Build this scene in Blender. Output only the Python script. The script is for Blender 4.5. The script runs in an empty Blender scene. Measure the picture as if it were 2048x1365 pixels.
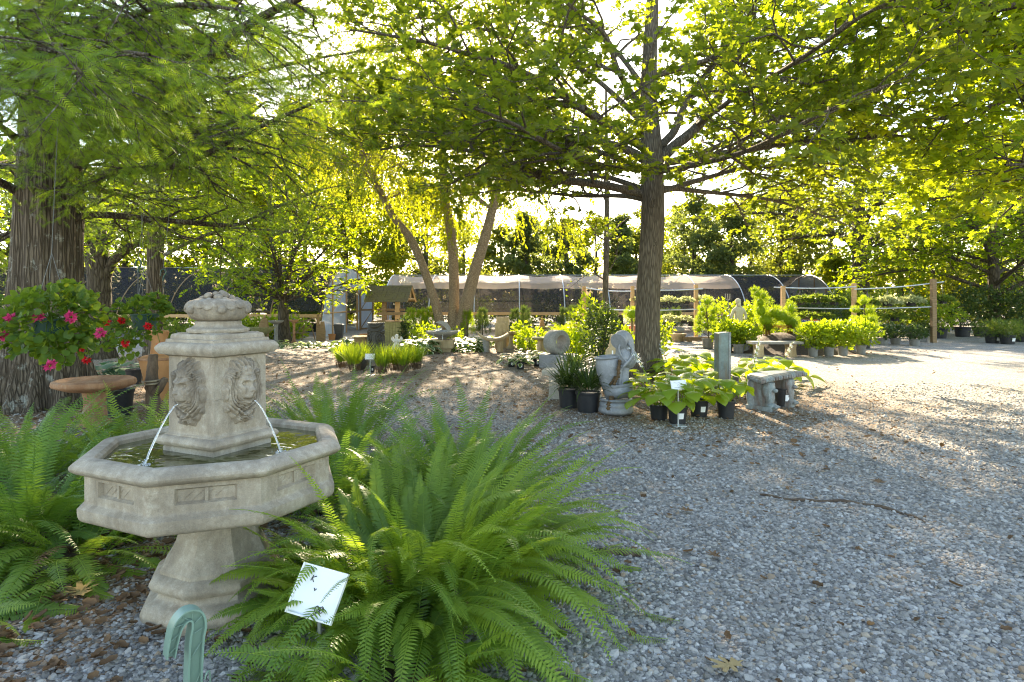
import bpy, math, numpy as np
from mathutils import Vector, Matrix
rng = np.random.default_rng(11)
SUN_E=5.0; EXPO=2.45; WB=8300
C = bpy.context.scene.collection
F_PX = 1250.0; EYE = 1.5; HOR = 600.0          # focal length in photo pixels, eye height, horizon row
pi = math.pi
def P(px, py, Y): return np.array([(px-1024)/F_PX*Y, Y, EYE-(py-HOR)/F_PX*Y])
def PX(px, Y): return (px-1024)/F_PX*Y
def U(a, b, n=None): return rng.uniform(a, b, n)
def nrm(v):
    v = np.asarray(v, float); l = np.linalg.norm(v, axis=-1, keepdims=True); return v/np.maximum(l, 1e-9)

# ---------------------------------------------------------------- mesh builder
class MB:
    def __init__(s): s.V=[]; s.F=[]; s.A=[]; s.E=[]; s.n=0
    def add(s, v, faces, a=None, e=None, mi=0):
        v = np.asarray(v, float).reshape(-1,3)
        if isinstance(faces, np.ndarray): groups=[faces]
        else:
            d={}
            for f in faces: d.setdefault(len(f),[]).append(f)
            groups=[np.array(g) for g in d.values()]
        for g in groups:
            if len(g): s.F.append((g.astype(np.int64)+s.n, mi))
        s.V.append(v)
        s.A.append(np.full(len(v), rng.random()) if a is None else np.broadcast_to(np.asarray(a,float),(len(v),)))
        s.E.append(np.zeros(len(v)) if e is None else np.broadcast_to(np.asarray(e,float),(len(v),)))
        s.n += len(v); return s
    def xform(s, M):
        M=np.array(M); s.V=[v@M[:3,:3].T+M[:3,3] for v in s.V]; return s
    def build(s, name, mat, parent=None, smooth=False, sharp=None, loc=None, bevel=None, rotz=None):
        me = bpy.data.meshes.new(name)
        v = np.concatenate(s.V); 
        me.vertices.add(len(v)); me.vertices.foreach_set('co', v.astype(np.float32).ravel())
        li = np.concatenate([g.ravel() for g,_ in s.F]); tot = np.concatenate([np.full(len(g), g.shape[1]) for g,_ in s.F])
        mi = np.concatenate([np.full(len(g), m) for g,m in s.F])
        st = np.concatenate([[0], np.cumsum(tot)[:-1]])
        me.loops.add(len(li)); me.loops.foreach_set('vertex_index', li.astype(np.int32))
        me.polygons.add(len(tot)); me.polygons.foreach_set('loop_start', st.astype(np.int32))
        me.polygons.foreach_set('material_index', mi.astype(np.int32))
        me.polygons.foreach_set('use_smooth', np.full(len(tot), bool(smooth)))
        at = me.attributes.new('rnd','FLOAT','POINT'); at.data.foreach_set('value', np.concatenate(s.A).astype(np.float32))
        e = np.concatenate(s.E)
        if e.any():
            at = me.attributes.new('edge','FLOAT','POINT'); at.data.foreach_set('value', e.astype(np.float32))
        me.update(calc_edges=True)
        if smooth and sharp: me.set_sharp_from_angle(angle=math.radians(sharp))
        for m in (mat if isinstance(mat,(list,tuple)) else [mat]): me.materials.append(m)
        o = bpy.data.objects.new(name, me); C.objects.link(o)
        if parent is not None: o.parent = parent
        if loc is not None: o.location = [float(x) for x in loc]
        if rotz is not None: o.rotation_euler = (0,0,rotz)
        if bevel:
            b=o.modifiers.new('bevel','BEVEL'); b.width=bevel; b.segments=2; b.limit_method='ANGLE'; b.angle_limit=math.radians(40)
        return o
    # ---- primitives
    def box(s, c, size, rz=0, taper=1.0, a=None, mi=0, R=None):
        x,y,z = np.array(size)/2.0; t=taper
        v=np.array([[-x,-y,-z],[x,-y,-z],[x,y,-z],[-x,y,-z],[-x*t,-y*t,z],[x*t,-y*t,z],[x*t,y*t,z],[-x*t,y*t,z]])
        if R is not None: v=v@np.array(R).T
        if rz: v=v@rot(rz).T
        return s.add(v+np.array(c),[(0,3,2,1),(4,5,6,7),(0,1,5,4),(1,2,6,5),(2,3,7,6),(3,0,4,7)],a,mi=mi)
    def tube(s, pts, rad, n=8, cap=True, a=None, jit=0.0, mi=0):
        p=np.asarray(pts,float); m=len(p); r=np.broadcast_to(np.asarray(rad,float),(m,))
        t=np.gradient(p,axis=0); t=nrm(t)
        u=np.cross(t[0],[0,0,1.0]) 
        if np.linalg.norm(u)<.05: u=np.array([1.0,0,0])
        u=nrm(u); us=[]
        for i in range(m):
            u=u-t[i]*np.dot(u,t[i]); u=nrm(u); us.append(u)
        us=np.array(us); ws=np.cross(t,us)
        th=np.arange(n)*2*pi/n
        rr=r[:,None]*(1+jit*rng.standard_normal((m,n))) if jit else np.repeat(r[:,None],n,1)
        v=p[:,None,:]+rr[:,:,None]*(np.cos(th)[None,:,None]*us[:,None,:]+np.sin(th)[None,:,None]*ws[:,None,:])
        i=np.arange(m-1)[:,None]*n; j=np.arange(n)[None,:]; k=(j+1)%n
        f=np.stack([i+j,i+k,i+n+k,i+n+j],-1).reshape(-1,4)
        s.add(v.reshape(-1,3),f,a,mi=mi)
        if cap and n>2:
            s.add(v[0][::-1],[tuple(range(n))],a,mi=mi); s.add(v[-1],[tuple(range(n))],a,mi=mi)
        return s
    def lathe(s, prof, n=24, c=(0,0,0), rot0=0.0, a=None, cap=True, cham=0.0, sx=1.0, sy=1.0, mi=0, fn=None):
        th=rot0+np.arange(n)*2*pi/n
        if cham: th=np.sort(np.concatenate([th-cham,th+cham])); n*=2
        pr=np.asarray(prof,float); m=len(pr)
        rr=np.repeat(pr[:,:1],n,1)
        if fn is not None: rr=rr*fn(th)[None,:]
        v=np.stack([rr*np.cos(th)*sx, rr*np.sin(th)*sy, np.repeat(pr[:,1:2],n,1)],-1)+np.array(c)
        i=np.arange(m-1)[:,None]*n; j=np.arange(n)[None,:]; k=(j+1)%n
        f=np.stack([i+j,i+k,i+n+k,i+n+j],-1).reshape(-1,4)
        s.add(v.reshape(-1,3),f,a,mi=mi)
        if cap:
            if pr[0,0]>1e-4: s.add(v[0][::-1],[tuple(range(n))],a,mi=mi)
            if pr[-1,0]>1e-4: s.add(v[-1],[tuple(range(n))],a,mi=mi)
        return s
    def ball(s, c, r, nu=12, nv=8, a=None, mi=0, jit=0.0, R=None):
        r=np.broadcast_to(np.asarray(r,float),(3,))
        th=np.linspace(0,pi,nv+1); ph=np.arange(nu)*2*pi/nu
        v=np.stack([np.sin(th)[:,None]*np.cos(ph),np.sin(th)[:,None]*np.sin(ph),np.repeat(-np.cos(th)[:,None],nu,1)],-1)
        if jit: v=v*(1+jit*rng.standard_normal((nv+1,nu,1)))
        v=v.reshape(-1,3)*r
        if R is not None: v=v@np.array(R).T
        i=np.arange(nv)[:,None]*nu; j=np.arange(nu)[None,:]; k=(j+1)%nu
        return s.add(v+np.array(c),np.stack([i+j,i+k,i+nu+k,i+nu+j],-1).reshape(-1,4),a,mi=mi)
    def grid(s, v, a=None, e=None, mi=0, closed=False):
        v=np.asarray(v,float); m,n=v.shape[:2]
        i=np.arange(m-1)[:,None]*n; j=np.arange(n-1 if not closed else n)[None,:]; k=(j+1)%n
        f=np.stack([i+j,i+k,i+n+k,i+n+j],-1).reshape(-1,4)
        return s.add(v.reshape(-1,3),f,a,None if e is None else np.asarray(e).ravel(),mi=mi)
    def prism(s, poly, y0, y1, c=(0,0,0), rz=0, a=None, mi=0):   # outline in x,z extruded along y
        p=np.asarray(poly,float); n=len(p)
        v=np.concatenate([np.stack([p[:,0],np.full(n,y0),p[:,1]],-1),np.stack([p[:,0],np.full(n,y1),p[:,1]],-1)])
        if rz: v=v@rot(rz).T
        f=[tuple(range(n)),tuple(range(2*n-1,n-1,-1))]+[(i,i+n,(i+1)%n+n,(i+1)%n) for i in range(n)]
        return s.add(v+np.array(c),f,a,mi=mi)
    def inst(s, tv, tf, pos, R, sc, a=None, e=None, mi=0):
        pos=np.asarray(pos,float); N=len(pos)
        if not N: return s
        tv=np.asarray(tv,float); k=len(tv); sc=np.asarray(sc,float)
        if sc.ndim==0: sc=np.full(N,float(sc))
        loc=tv[None]*(sc[:,None,None] if sc.ndim==1 else sc[:,None,:])
        v=np.einsum('nij,nkj->nki',R,loc)+pos[:,None,:]
        a=rng.random(N) if a is None else np.asarray(a)
        d={}
        for f in tf: d.setdefault(len(f),[]).append(f)
        first=True
        for g in d.values():
            ff=(np.array(g)[None]+ (np.arange(N)*k)[:,None,None]).reshape(-1,len(g[0]))
            if first:
                s.add(v.reshape(-1,3),ff,np.repeat(a,k),None if e is None else np.tile(e,N),mi=mi); first=False
            else: s.F.append((ff+s.n-N*k,mi))
        return s
def rot(a): return np.array([[math.cos(a),-math.sin(a),0],[math.sin(a),math.cos(a),0],[0,0,1.0]])
def rotx(a): return np.array([[1.0,0,0],[0,math.cos(a),-math.sin(a)],[0,math.sin(a),math.cos(a)]])
def roty(a): return np.array([[math.cos(a),0,math.sin(a)],[0,1.0,0],[-math.sin(a),0,math.cos(a)]])
def basis(d, n):       # leaf axis d, rough normal n -> rotation matrices (x, d, n)
    d=nrm(d); x=np.cross(d,n); x=nrm(x); z=np.cross(x,d); return np.stack([x,d,z],-1)
def rdir(n, up=0.0):
    v=rng.standard_normal((n,3)); v[:,2]+=up; return nrm(v)
def crom(pts, k=6):    # smooth curve through the given points
    p=np.asarray(pts,float); p=np.vstack([2*p[0]-p[1],p,2*p[-1]-p[-2]]); o=[]
    for i in range(1,len(p)-2):
        t=np.linspace(0,1,k,endpoint=False)[:,None]; a,b,c,d=p[i-1:i+3]
        o.append(.5*(2*b+(c-a)*t+(2*a-5*b+4*c-d)*t*t+(3*b-a-3*c+d)*t**3))
    o.append(p[-2:-1]); return np.concatenate(o)
def sgn_noise(x, y, s=1.0, seed=0):      # cheap smooth 2d noise
    r=np.random.default_rng(seed); o=0
    for k in range(5):
        f=s*(1.7**k); a,b,c=r.uniform(0,6.28,3); o=o+np.sin(f*(x*math.cos(a)+y*math.sin(a))+b+1.3*np.sin(f*.7*(y*math.cos(a)-x*math.sin(a))+c))/(1.5**k)
    return o/2.2

# ---------------------------------------------------------------- naming
def tag(o, label=None, cat=None, group=None, kind=None):
    if label: o['label']=label
    if cat: o['category']=cat
    if group: o['group']=group
    if kind: o['kind']=kind
    return o
def thing(name, label, cat, loc=(0,0,0), rotz=0, group=None):
    o=bpy.data.objects.new(name,None); C.objects.link(o); o.location=[float(x) for x in loc]; o.rotation_euler=(0,0,rotz); o.empty_display_size=.1
    return tag(o,label,cat,group)

# ---------------------------------------------------------------- materials
class NT:
    def __init__(s, name):
        s.m=bpy.data.materials.new(name); s.m.use_nodes=True; s.t=s.m.node_tree; s.t.nodes.clear()
        s.out=s.n('ShaderNodeOutputMaterial')
    def n(s, t, **k):
        o=s.t.nodes.new(t)
        for a,b in k.items(): setattr(o,a,b)
        return o
    def l(s, a, b): s.t.links.new(a,b)
    def attr(s, name): 
        return s.n('ShaderNodeAttribute',attribute_name=name).outputs['Fac']
    def coord(s, scale=(1,1,1), kind='Object'):
        c=s.n('ShaderNodeTexCoord'); mp=s.n('ShaderNodeMapping'); mp.inputs['Scale'].default_value=scale; s.l(c.outputs[kind],mp.inputs[0]); return mp.outputs[0]
    def noise(s, vec, scale, detail=4, rough=.6):
        o=s.n('ShaderNodeTexNoise'); o.inputs['Scale'].default_value=scale; o.inputs['Detail'].default_value=detail; o.inputs['Roughness'].default_value=rough; s.l(vec,o.inputs['Vector']); return o.outputs['Fac']
    def vor(s, vec, scale, feature='F1', out='Distance', rnd=1.0):
        o=s.n('ShaderNodeTexVoronoi',feature=feature); o.inputs['Scale'].default_value=scale; o.inputs['Randomness'].default_value=rnd; s.l(vec,o.inputs['Vector']); return o.outputs[out]
    def ramp(s, fac, stops, interp='LINEAR'):
        o=s.n('ShaderNodeValToRGB'); r=o.color_ramp; r.interpolation=interp
        while len(r.elements)<len(stops): r.elements.new(.5)
        for e,(p,c) in zip(r.elements,stops): e.position=p; e.color=(*c,1) if not np.isscalar(c) else (c,c,c,1)
        s.l(fac,o.inputs[0]); return o.outputs[0]
    def mix(s, fac, a, b, mode='MIX'):
        o=s.n('ShaderNodeMix',data_type='RGBA',blend_type=mode)
        for i,x in ((0,fac),(6,a),(7,b)):
            if hasattr(x,'links'): s.l(x,o.inputs[i])
            else: o.inputs[i].default_value=x if np.isscalar(x) else (*x,1)
        return o.outputs[2]
    def math(s, op, a, b=0.0, clamp=False):
        o=s.n('ShaderNodeMath',operation=op,use_clamp=clamp)
        for i,x in enumerate((a,b)):
            if hasattr(x,'links'): s.l(x,o.inputs[i])
            else: o.inputs[i].default_value=x
        return o.outputs[0]
    def bump(s, h, dist, strength=1.0, normal=None):
        o=s.n('ShaderNodeBump'); o.inputs['Strength'].default_value=strength; o.inputs['Distance'].default_value=dist; s.l(h,o.inputs['Height'])
        if normal is not None: s.l(normal,o.inputs['Normal'])
        return o.outputs[0]
    def bsdf(s, col, rough=.7, normal=None, spec=.3, metal=0.0, trans=0.0, alpha=None):
        o=s.n('ShaderNodeBsdfPrincipled')
        if hasattr(col,'links'): s.l(col,o.inputs['Base Color'])
        else: o.inputs['Base Color'].default_value=(*col,1)
        if hasattr(rough,'links'): s.l(rough,o.inputs['Roughness'])
        else: o.inputs['Roughness'].default_value=rough
        o.inputs['Specular IOR Level'].default_value=spec; o.inputs['Metallic'].default_value=metal; o.inputs['Transmission Weight'].default_value=trans
        if normal is not None: s.l(normal,o.inputs['Normal'])
        return o
    def done(s, sh): s.l(sh.outputs[0] if hasattr(sh,'outputs') else sh, s.out.inputs[0]); return s.m

def leaf_mat(name, c0, c1, t0, t1, tr=.5, rough=.5, margin=None, spec=.25, big=.35):
    """c0..c1 reflected leaf colour, t0..t1 colour of light passing through; margin = pale leaf edge"""
    k=NT(name); r=k.attr('rnd')
    v=k.coord(); bn=k.noise(v,big,2)
    f=k.math('ADD',k.math('MULTIPLY',r,.6),k.math('MULTIPLY',bn,.4))
    col=k.mix(f,c0,c1); tc=k.mix(f,t0,t1)
    if margin:
        e=k.ramp(k.math('ADD',k.attr('edge'),k.math('MULTIPLY',k.noise(v,40,2),.25)),[(.55,(0,0,0)),(.8,(1,1,1))])
        col=k.mix(e,col,margin); tc=k.mix(e,tc,margin)
    b=k.bsdf(col,rough,spec=spec); t=k.n('ShaderNodeBsdfTranslucent'); k.l(tc,t.inputs[0])
    m=k.n('ShaderNodeMixShader'); m.inputs[0].default_value=tr; k.l(b.outputs[0],m.inputs[1]); k.l(t.outputs[0],m.inputs[2])
    return k.done(m)
def stone_mat(name, c0, c1, c2=None, scale=6, bump=.004, grain=.0015, rough=.85, spec=.25, stain=None):
    k=NT(name); v=k.coord(); a=k.noise(v,scale,6,.65); g=k.noise(v,220,2); m=k.noise(v,scale*5,4,.7)
    col=k.mix(k.ramp(a,[(.3,0.0),(.7,1.0)]),c0,c1)
    if c2: col=k.mix(k.math('MULTIPLY',k.ramp(m,[(.45,0.0),(.72,1.0)]),.7),col,c2)
    if stain: 
        col=k.mix(k.ramp(k.noise(k.coord((1,1,.25)),scale*.7,5,.7),[(.43,0.0),(.64,.8)]),col,stain)
    col=k.mix(k.math('MULTIPLY',k.ramp(g,[(.4,0.0),(.65,1.0)]),.22),col,(.08,.07,.06))
    n=k.bump(g,grain); n=k.bump(m,bump,normal=n)
    return k.done(k.bsdf(col,rough,n,spec))
def plain_mat(name, c, rough=.5, metal=0, spec=.4, var=.25, scale=8, bump=0.0):
    k=NT(name); v=k.coord(); a=k.noise(v,scale,5); d=tuple(x*(1-var) for x in c); l=tuple(min(1,x*(1+var)) for x in c)
    col=k.mix(k.ramp(a,[(.3,0.0),(.7,1.0)]),d,l); n=k.bump(k.noise(v,scale*6,3),bump) if bump else None
    return k.done(k.bsdf(col,rough,n,spec,metal))
def bark_mat(name, c0, c1, sc=(9,9,1.6), bump=.03, lich=None):
    k=NT(name); v=k.coord(sc); a=k.noise(v,1.0,6,.7); w=k.vor(v,1.7,'DISTANCE_TO_EDGE'); g=k.noise(k.coord((40,40,9)),1.0,4,.7)
    h=k.math('ADD',k.math('MULTIPLY',k.ramp(w,[(0,0.0),(.25,1.0)]),.6),k.math('MULTIPLY',a,.7))
    col=k.mix(k.ramp(h,[(.3,0.0),(.95,1.0)]),c0,c1); col=k.mix(k.math('MULTIPLY',g,.35),col,tuple(x*.5 for x in c0))
    if lich: col=k.mix(k.ramp(k.noise(k.coord(),5.0,5,.7),[(.58,0.0),(.66,.75)]),col,lich)
    n=k.bump(g,bump*.25); n=k.bump(h,bump,normal=n)
    return k.done(k.bsdf(col,.9,n,.15))
def wood_mat(name, c0, c1, sc=(3,3,30), bump=.002, moss=None):
    k=NT(name); v=k.coord(sc); a=k.noise(v,2.0,5,.65)
    col=k.mix(k.ramp(a,[(.3,0.0),(.75,1.0)]),c0,c1)
    if moss: col=k.mix(k.ramp(k.noise(k.coord(),4,5,.7),[(.45,0.0),(.6,.9)]),col,moss)
    return k.done(k.bsdf(col,.8,k.bump(a,bump),.2))
M={}
M['fount']=stone_mat('fountain_stone',(.30,.24,.175),(.47,.40,.31),(.54,.48,.39),7,.003,.0014,stain=(.22,.18,.135))
M['lion']=stone_mat('lion_stone',(.24,.19,.14),(.42,.35,.265),(.49,.43,.35),9,.002,.001,stain=(.16,.13,.10))
M['conc']=stone_mat('pale_concrete',(.36,.32,.26),(.5,.46,.38),(.55,.5,.42),4,.004,.002)
M['tanstone']=stone_mat('tan_stone',(.42,.31,.17),(.58,.45,.27),(.6,.48,.32),4,.004,.002,stain=(.25,.17,.09))
M['grey']=stone_mat('grey_stone',(.2,.19,.18),(.34,.33,.31),(.4,.39,.36),4,.004,.002)
M['slate']=stone_mat('blue_grey_block',(.22,.22,.23),(.32,.32,.33),(.36,.36,.37),3,.003,.002)
M['white']=stone_mat('white_statue',(.6,.58,.52),(.74,.72,.66),(.8,.78,.73),8,.003,.001)
M['cream']=stone_mat('cream_statue',(.5,.44,.33),(.68,.62,.5),(.72,.66,.55),8,.003,.001)
M['pitcher']=stone_mat('glazed_pale_blue_grey',(.17,.178,.19),(.27,.28,.295),(.33,.34,.355),5,.002,.0006,rough=.45,spec=.5)
M['rust']=stone_mat('rust_stained_glaze',(.07,.04,.018),(.16,.09,.035),(.03,.02,.012),9,.002,.001,rough=.6)
M['tiki']=stone_mat('black_carved_stone',(.018,.016,.013),(.045,.04,.033),(.06,.055,.045),8,.002,.0008,rough=.55,spec=.5)
M['patina']=stone_mat('patina_bronze',(.09,.12,.11),(.22,.30,.28),(.16,.20,.20),6,.003,.001,rough=.6,stain=(.20,.12,.05))
M['patbench']=stone_mat('blue_green_weathered_cast',(.16,.20,.20),(.33,.38,.38),(.40,.43,.42),10,.003,.001,rough=.6,stain=(.17,.10,.07))
M['benchtop']=stone_mat('weathered_bench_top',(.30,.31,.29),(.46,.46,.42),(.5,.5,.46),6,.003,.001,rough=.6)
M['terra']=stone_mat('terracotta',(.34,.16,.08),(.47,.26,.15),(.45,.30,.2),5,.003,.001,stain=(.22,.10,.05))
M['orange']=stone_mat('orange_clay',(.38,.17,.065),(.50,.25,.11),None,4,.003,.001)
M['mossy']=stone_mat('mossy_stone',(.16,.16,.07),(.30,.30,.15),(.35,.33,.2),5,.004,.002)
M['black']=plain_mat('black_nursery_plastic',(.022,.023,.026),.45,0,.4,.3)
M['greyplastic']=plain_mat('faded_grey_plastic',(.17,.17,.165),.5)
M['greenpot']=plain_mat('dark_green_plastic',(.02,.06,.045),.4)
M['hook']=plain_mat('sage_green_plastic',(.17,.27,.215),.38,0,.5,.12)
M['tagwhite']=plain_mat('white_label',(.78,.79,.8),.5,0,.4,.04)
M['ink']=plain_mat('black_ink',(.02,.02,.025),.6)
M['zinc']=plain_mat('galvanised_metal',(.5,.52,.54),.4,.7,.5,.15)
M['bin']=plain_mat('grey_bin_plastic',(.045,.047,.05),.5)
M['redcart']=plain_mat('red_paint',(.6,.035,.02),.4)
M['post']=wood_mat('new_timber',(.42,.24,.11),(.62,.40,.21))
M['oldwood']=wood_mat('weathered_timber',(.16,.10,.05),(.34,.23,.13))
M['roofwood']=wood_mat('mossy_roof_shingle',(.08,.065,.035),(.19,.155,.09),(8,60,8),.006,moss=(.15,.13,.055))
M['wellwood']=wood_mat('moss_tinted_boards',(.20,.17,.07),(.34,.30,.14))
M['drift']=wood_mat('dark_driftwood',(.06,.04,.03),(.17,.12,.08),(10,10,4),.008)
M['rope']=plain_mat('coarse_rope',(.3,.24,.16),.9)
M['string']=plain_mat('wire_hanger',(.13,.13,.12),.5)
M['mulchbed']=stone_mat('bark_mulch',(.045,.03,.022),(.12,.085,.06),(.17,.12,.085),18,.03,.01)
M['barkoak']=bark_mat('oak_bark',(.075,.06,.043),(.21,.175,.13),(20,20,2.2),.02)
M['barkcyp']=bark_mat('cypress_bark',(.065,.05,.037),(.20,.16,.12),(15,15,1.3),.035,lich=(.36,.37,.33))
M['barkbirch']=bark_mat('river_birch_bark',(.20,.14,.085),(.46,.36,.24),(14,14,7),.03)
M['barkdark']=bark_mat('dark_bark',(.05,.04,.03),(.14,.115,.085),(9,9,2),.03)
M['twig']=plain_mat('twig_bark',(.085,.065,.045),.9)
# foliage: reflected colour pair, transmitted colour pair
M['oakleaf']=leaf_mat('oak_leaves',(.035,.07,.012),(.10,.14,.022),(.12,.20,.012),(.50,.54,.03),.55,big=.6)
M['mapleaf']=leaf_mat('bright_star_leaves',(.055,.11,.013),(.13,.19,.022),(.22,.34,.014),(.62,.66,.03),.6,big=.6)
M['cypleaf']=leaf_mat('cypress_needles',(.045,.11,.022),(.10,.18,.03),(.20,.38,.02),(.50,.62,.04),.54,big=.6)
M['smallmaple']=leaf_mat('small_maple_leaves',(0.051,0.111,0.0102),(0.102,0.17,0.017),(0.238,0.378,0.014),(0.476,0.546,0.021),.6)
M['birchleaf']=leaf_mat('birch_leaves',(0.0595,0.102,0.0136),(0.119,0.162,0.0213),(0.294,0.364,0.014),(0.56,0.546,0.028),.6)
M['darkleaf']=leaf_mat('evergreen_leaves',(.045,.075,.028),(.10,.13,.045),(.15,.22,.04),(.36,.40,.08),.45)
M['bgleaf']=leaf_mat('background_leaves',(0.051,0.085,0.0213),(0.102,0.136,0.034),(0.182,0.238,0.021),(0.385,0.392,0.042),.5)
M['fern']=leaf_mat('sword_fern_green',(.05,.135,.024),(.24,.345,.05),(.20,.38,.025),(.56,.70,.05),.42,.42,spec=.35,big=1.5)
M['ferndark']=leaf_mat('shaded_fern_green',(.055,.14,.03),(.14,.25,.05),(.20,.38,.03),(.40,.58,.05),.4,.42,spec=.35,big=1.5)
M['hosta']=leaf_mat('hosta_green',(.10,.20,.02),(.19,.30,.03),(.42,.58,.02),(.72,.80,.04),.5,.4,spec=.4)
M['hostablue']=leaf_mat('blue_hosta',(.05,.11,.075),(.09,.17,.11),(.10,.24,.08),(.2,.36,.12),.35,.5)
M['hostavar']=leaf_mat('white_edged_hosta',(.035,.085,.02),(.07,.14,.03),(.16,.30,.03),(.3,.42,.05),.4,.4,margin=(.62,.66,.42),spec=.4)
M['liriope']=leaf_mat('dark_strap_leaves',(0.0213,0.0467,0.0127),(0.051,0.0935,0.0213),(0.056,0.112,0.014),(0.14,0.21,0.028),.35,.35,spec=.45)
M['grass']=leaf_mat('bright_grass_blades',(.09,.16,.02),(.16,.24,.03),(.36,.5,.02),(.56,.66,.04),.5,.5)
M['deadgrass']=leaf_mat('dry_stems',(0.085,0.051,0.0298),(0.187,0.128,0.0765),(0.084,0.049,0.021),(0.14,0.098,0.056),.2,.7)
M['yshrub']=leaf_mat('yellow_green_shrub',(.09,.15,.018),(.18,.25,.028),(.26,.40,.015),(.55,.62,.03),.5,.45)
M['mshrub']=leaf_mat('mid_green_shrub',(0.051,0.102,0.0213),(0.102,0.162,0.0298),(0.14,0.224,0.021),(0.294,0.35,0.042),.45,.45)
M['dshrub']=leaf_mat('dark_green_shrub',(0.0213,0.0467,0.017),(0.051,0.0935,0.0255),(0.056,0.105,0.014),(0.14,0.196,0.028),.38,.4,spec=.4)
M['topiary']=leaf_mat('clipped_conifer',(.09,.155,.015),(.19,.26,.025),(.28,.44,.015),(.55,.66,.03),.42,.6)
M['topbrown']=leaf_mat('brown_inner_twigs',(0.187,0.085,0.017),(0.306,0.17,0.0425),(0.21,0.098,0.014),(0.28,0.154,0.035),.3,.7)
M['geran']=leaf_mat('geranium_leaves',(0.0467,0.102,0.017),(0.085,0.162,0.0255),(0.14,0.252,0.014),(0.322,0.392,0.028),.45,.5)
M['pink']=leaf_mat('pink_petals',(.5,.03,.12),(.72,.07,.22),(.6,.03,.15),(.8,.08,.3),.35,.5)
M['red']=leaf_mat('red_petals',(.5,.008,.012),(.68,.02,.03),(.6,.01,.01),(.75,.03,.03),.35,.5)
M['wflower']=leaf_mat('white_petals',(.75,.75,.72),(.85,.85,.83),(.7,.72,.7),(.8,.8,.78),.3,.5)
M['litter']=leaf_mat('dead_leaves',(.07,.04,.02),(.26,.15,.08),(.12,.06,.02),(.3,.18,.08),.2,.75)
M['dryleaf']=leaf_mat('tan_dry_leaf',(.36,.25,.11),(.48,.35,.17),(.3,.2,.08),(.4,.28,.12),.2,.6)
# ---------------------------------------------------------------- world, sun, camera
SUN_EL, SUN_AZ = 25.6, -4.3
W=bpy.data.worlds.new('World'); bpy.context.scene.world=W; W.use_nodes=True
nt=W.node_tree; bg=nt.nodes['Background']; sk=nt.nodes.new('ShaderNodeTexSky'); sk.sky_type='NISHITA'; sk.sun_disc=False
sk.sun_elevation=math.radians(SUN_EL); sk.sun_rotation=math.radians(SUN_AZ); sk.air_density=1.0; sk.dust_density=.6; sk.ozone_density=2.0
nt.links.new(sk.outputs[0],bg.inputs[0]); bg.inputs[1].default_value=0.14
sd=Vector((math.sin(math.radians(SUN_AZ))*math.cos(math.radians(SUN_EL)),math.cos(math.radians(SUN_AZ))*math.cos(math.radians(SUN_EL)),math.sin(math.radians(SUN_EL))))
L=bpy.data.lights.new('sun','SUN'); L.energy=SUN_E; L.angle=math.radians(.55); L.color=(1.0,.92,.79)
lo=bpy.data.objects.new('sun',L); lo.rotation_mode='QUATERNION'; lo.rotation_quaternion=sd.to_track_quat('Z','Y'); lo.location=(0,0,30); C.objects.link(lo)
cam=bpy.data.cameras.new('camera'); cam.sensor_width=36; cam.lens=36*F_PX/2048; cam.shift_y=-(682.5-HOR)/2048; cam.clip_end=2000; cam.clip_start=.05
co=bpy.data.objects.new('camera',cam); co.location=(0,0,EYE); co.rotation_euler=(pi/2,0,0); C.objects.link(co)
S=bpy.context.scene; S.camera=co
S.view_settings.view_transform='Standard'; S.view_settings.look='None'; S.view_settings.exposure=EXPO; S.view_settings.gamma=1
S.view_settings.use_white_balance=True; S.view_settings.white_balance_temperature=WB; S.view_settings.white_balance_tint=10
S.cycles.max_bounces=8; S.cycles.transparent_max_bounces=24; S.cycles.diffuse_bounces=3; S.cycles.transmission_bounces=6; S.cycles.glossy_bounces=3
S.cycles.use_denoising=True; S.cycles.denoising_input_passes='RGB_ALBEDO_NORMAL'; S.cycles.denoising_prefilter='ACCURATE'; S.cycles.filter_width=1.15; S.cycles.sample_clamp_indirect=6

# ---------------------------------------------------------------- ground
def litter_at(x,y):
    d=0.0
    for cx,cy,r,w in ((2.4,10.0,3.4,1.0),(-2.5,12.5,4.5,.62),(-6.3,8.6,3.6,1.0),(-2.6,4.4,1.7,1.0),(-2.3,17.5,5.5,.8),(2.2,14.0,4.0,.62),(-7,14,5,.7),(8.8,19.0,3.0,.6),(-.4,6.8,1.6,.45),(-2.5,3.3,1.1,.9)):
        q=np.sqrt((x-cx)**2+(y-cy)**2)/r; d=np.maximum(d,w*np.clip(1.35-q,0,1))
    return np.clip(d,0,1)
k=NT('gravel_ground'); v=k.coord()
wv=k.n('ShaderNodeVectorMath',operation='MULTIPLY_ADD'); nz=k.n('ShaderNodeTexNoise'); nz.inputs['Scale'].default_value=9; k.l(v,nz.inputs['Vector'])
k.l(nz.outputs['Color'],wv.inputs[0]); wv.inputs[1].default_value=(.06,.06,.06); k.l(v,wv.inputs[2]); vv=wv.outputs[0]
c1=k.vor(vv,31,out='Color'); d1=k.vor(vv,31); c2=k.vor(vv,64,out='Color'); d2=k.vor(vv,64)
sep=k.n('ShaderNodeSeparateColor'); k.l(c1,sep.inputs[0]); sep2=k.n('ShaderNodeSeparateColor'); k.l(c2,sep2.inputs[0])
grav=[(0,(.12,.12,.12)),(.3,(.22,.215,.21)),(.6,(.31,.30,.285)),(.8,(.40,.38,.345)),(.93,(.48,.47,.45)),(1,(.36,.28,.2))]
ga=k.ramp(sep.outputs[0],grav); gb=k.ramp(sep2.outputs[0],grav)
pick=k.ramp(sep.outputs[1],[(.45,0.0),(.5,1.0)]); gcol=k.mix(pick,ga,gb)
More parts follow.
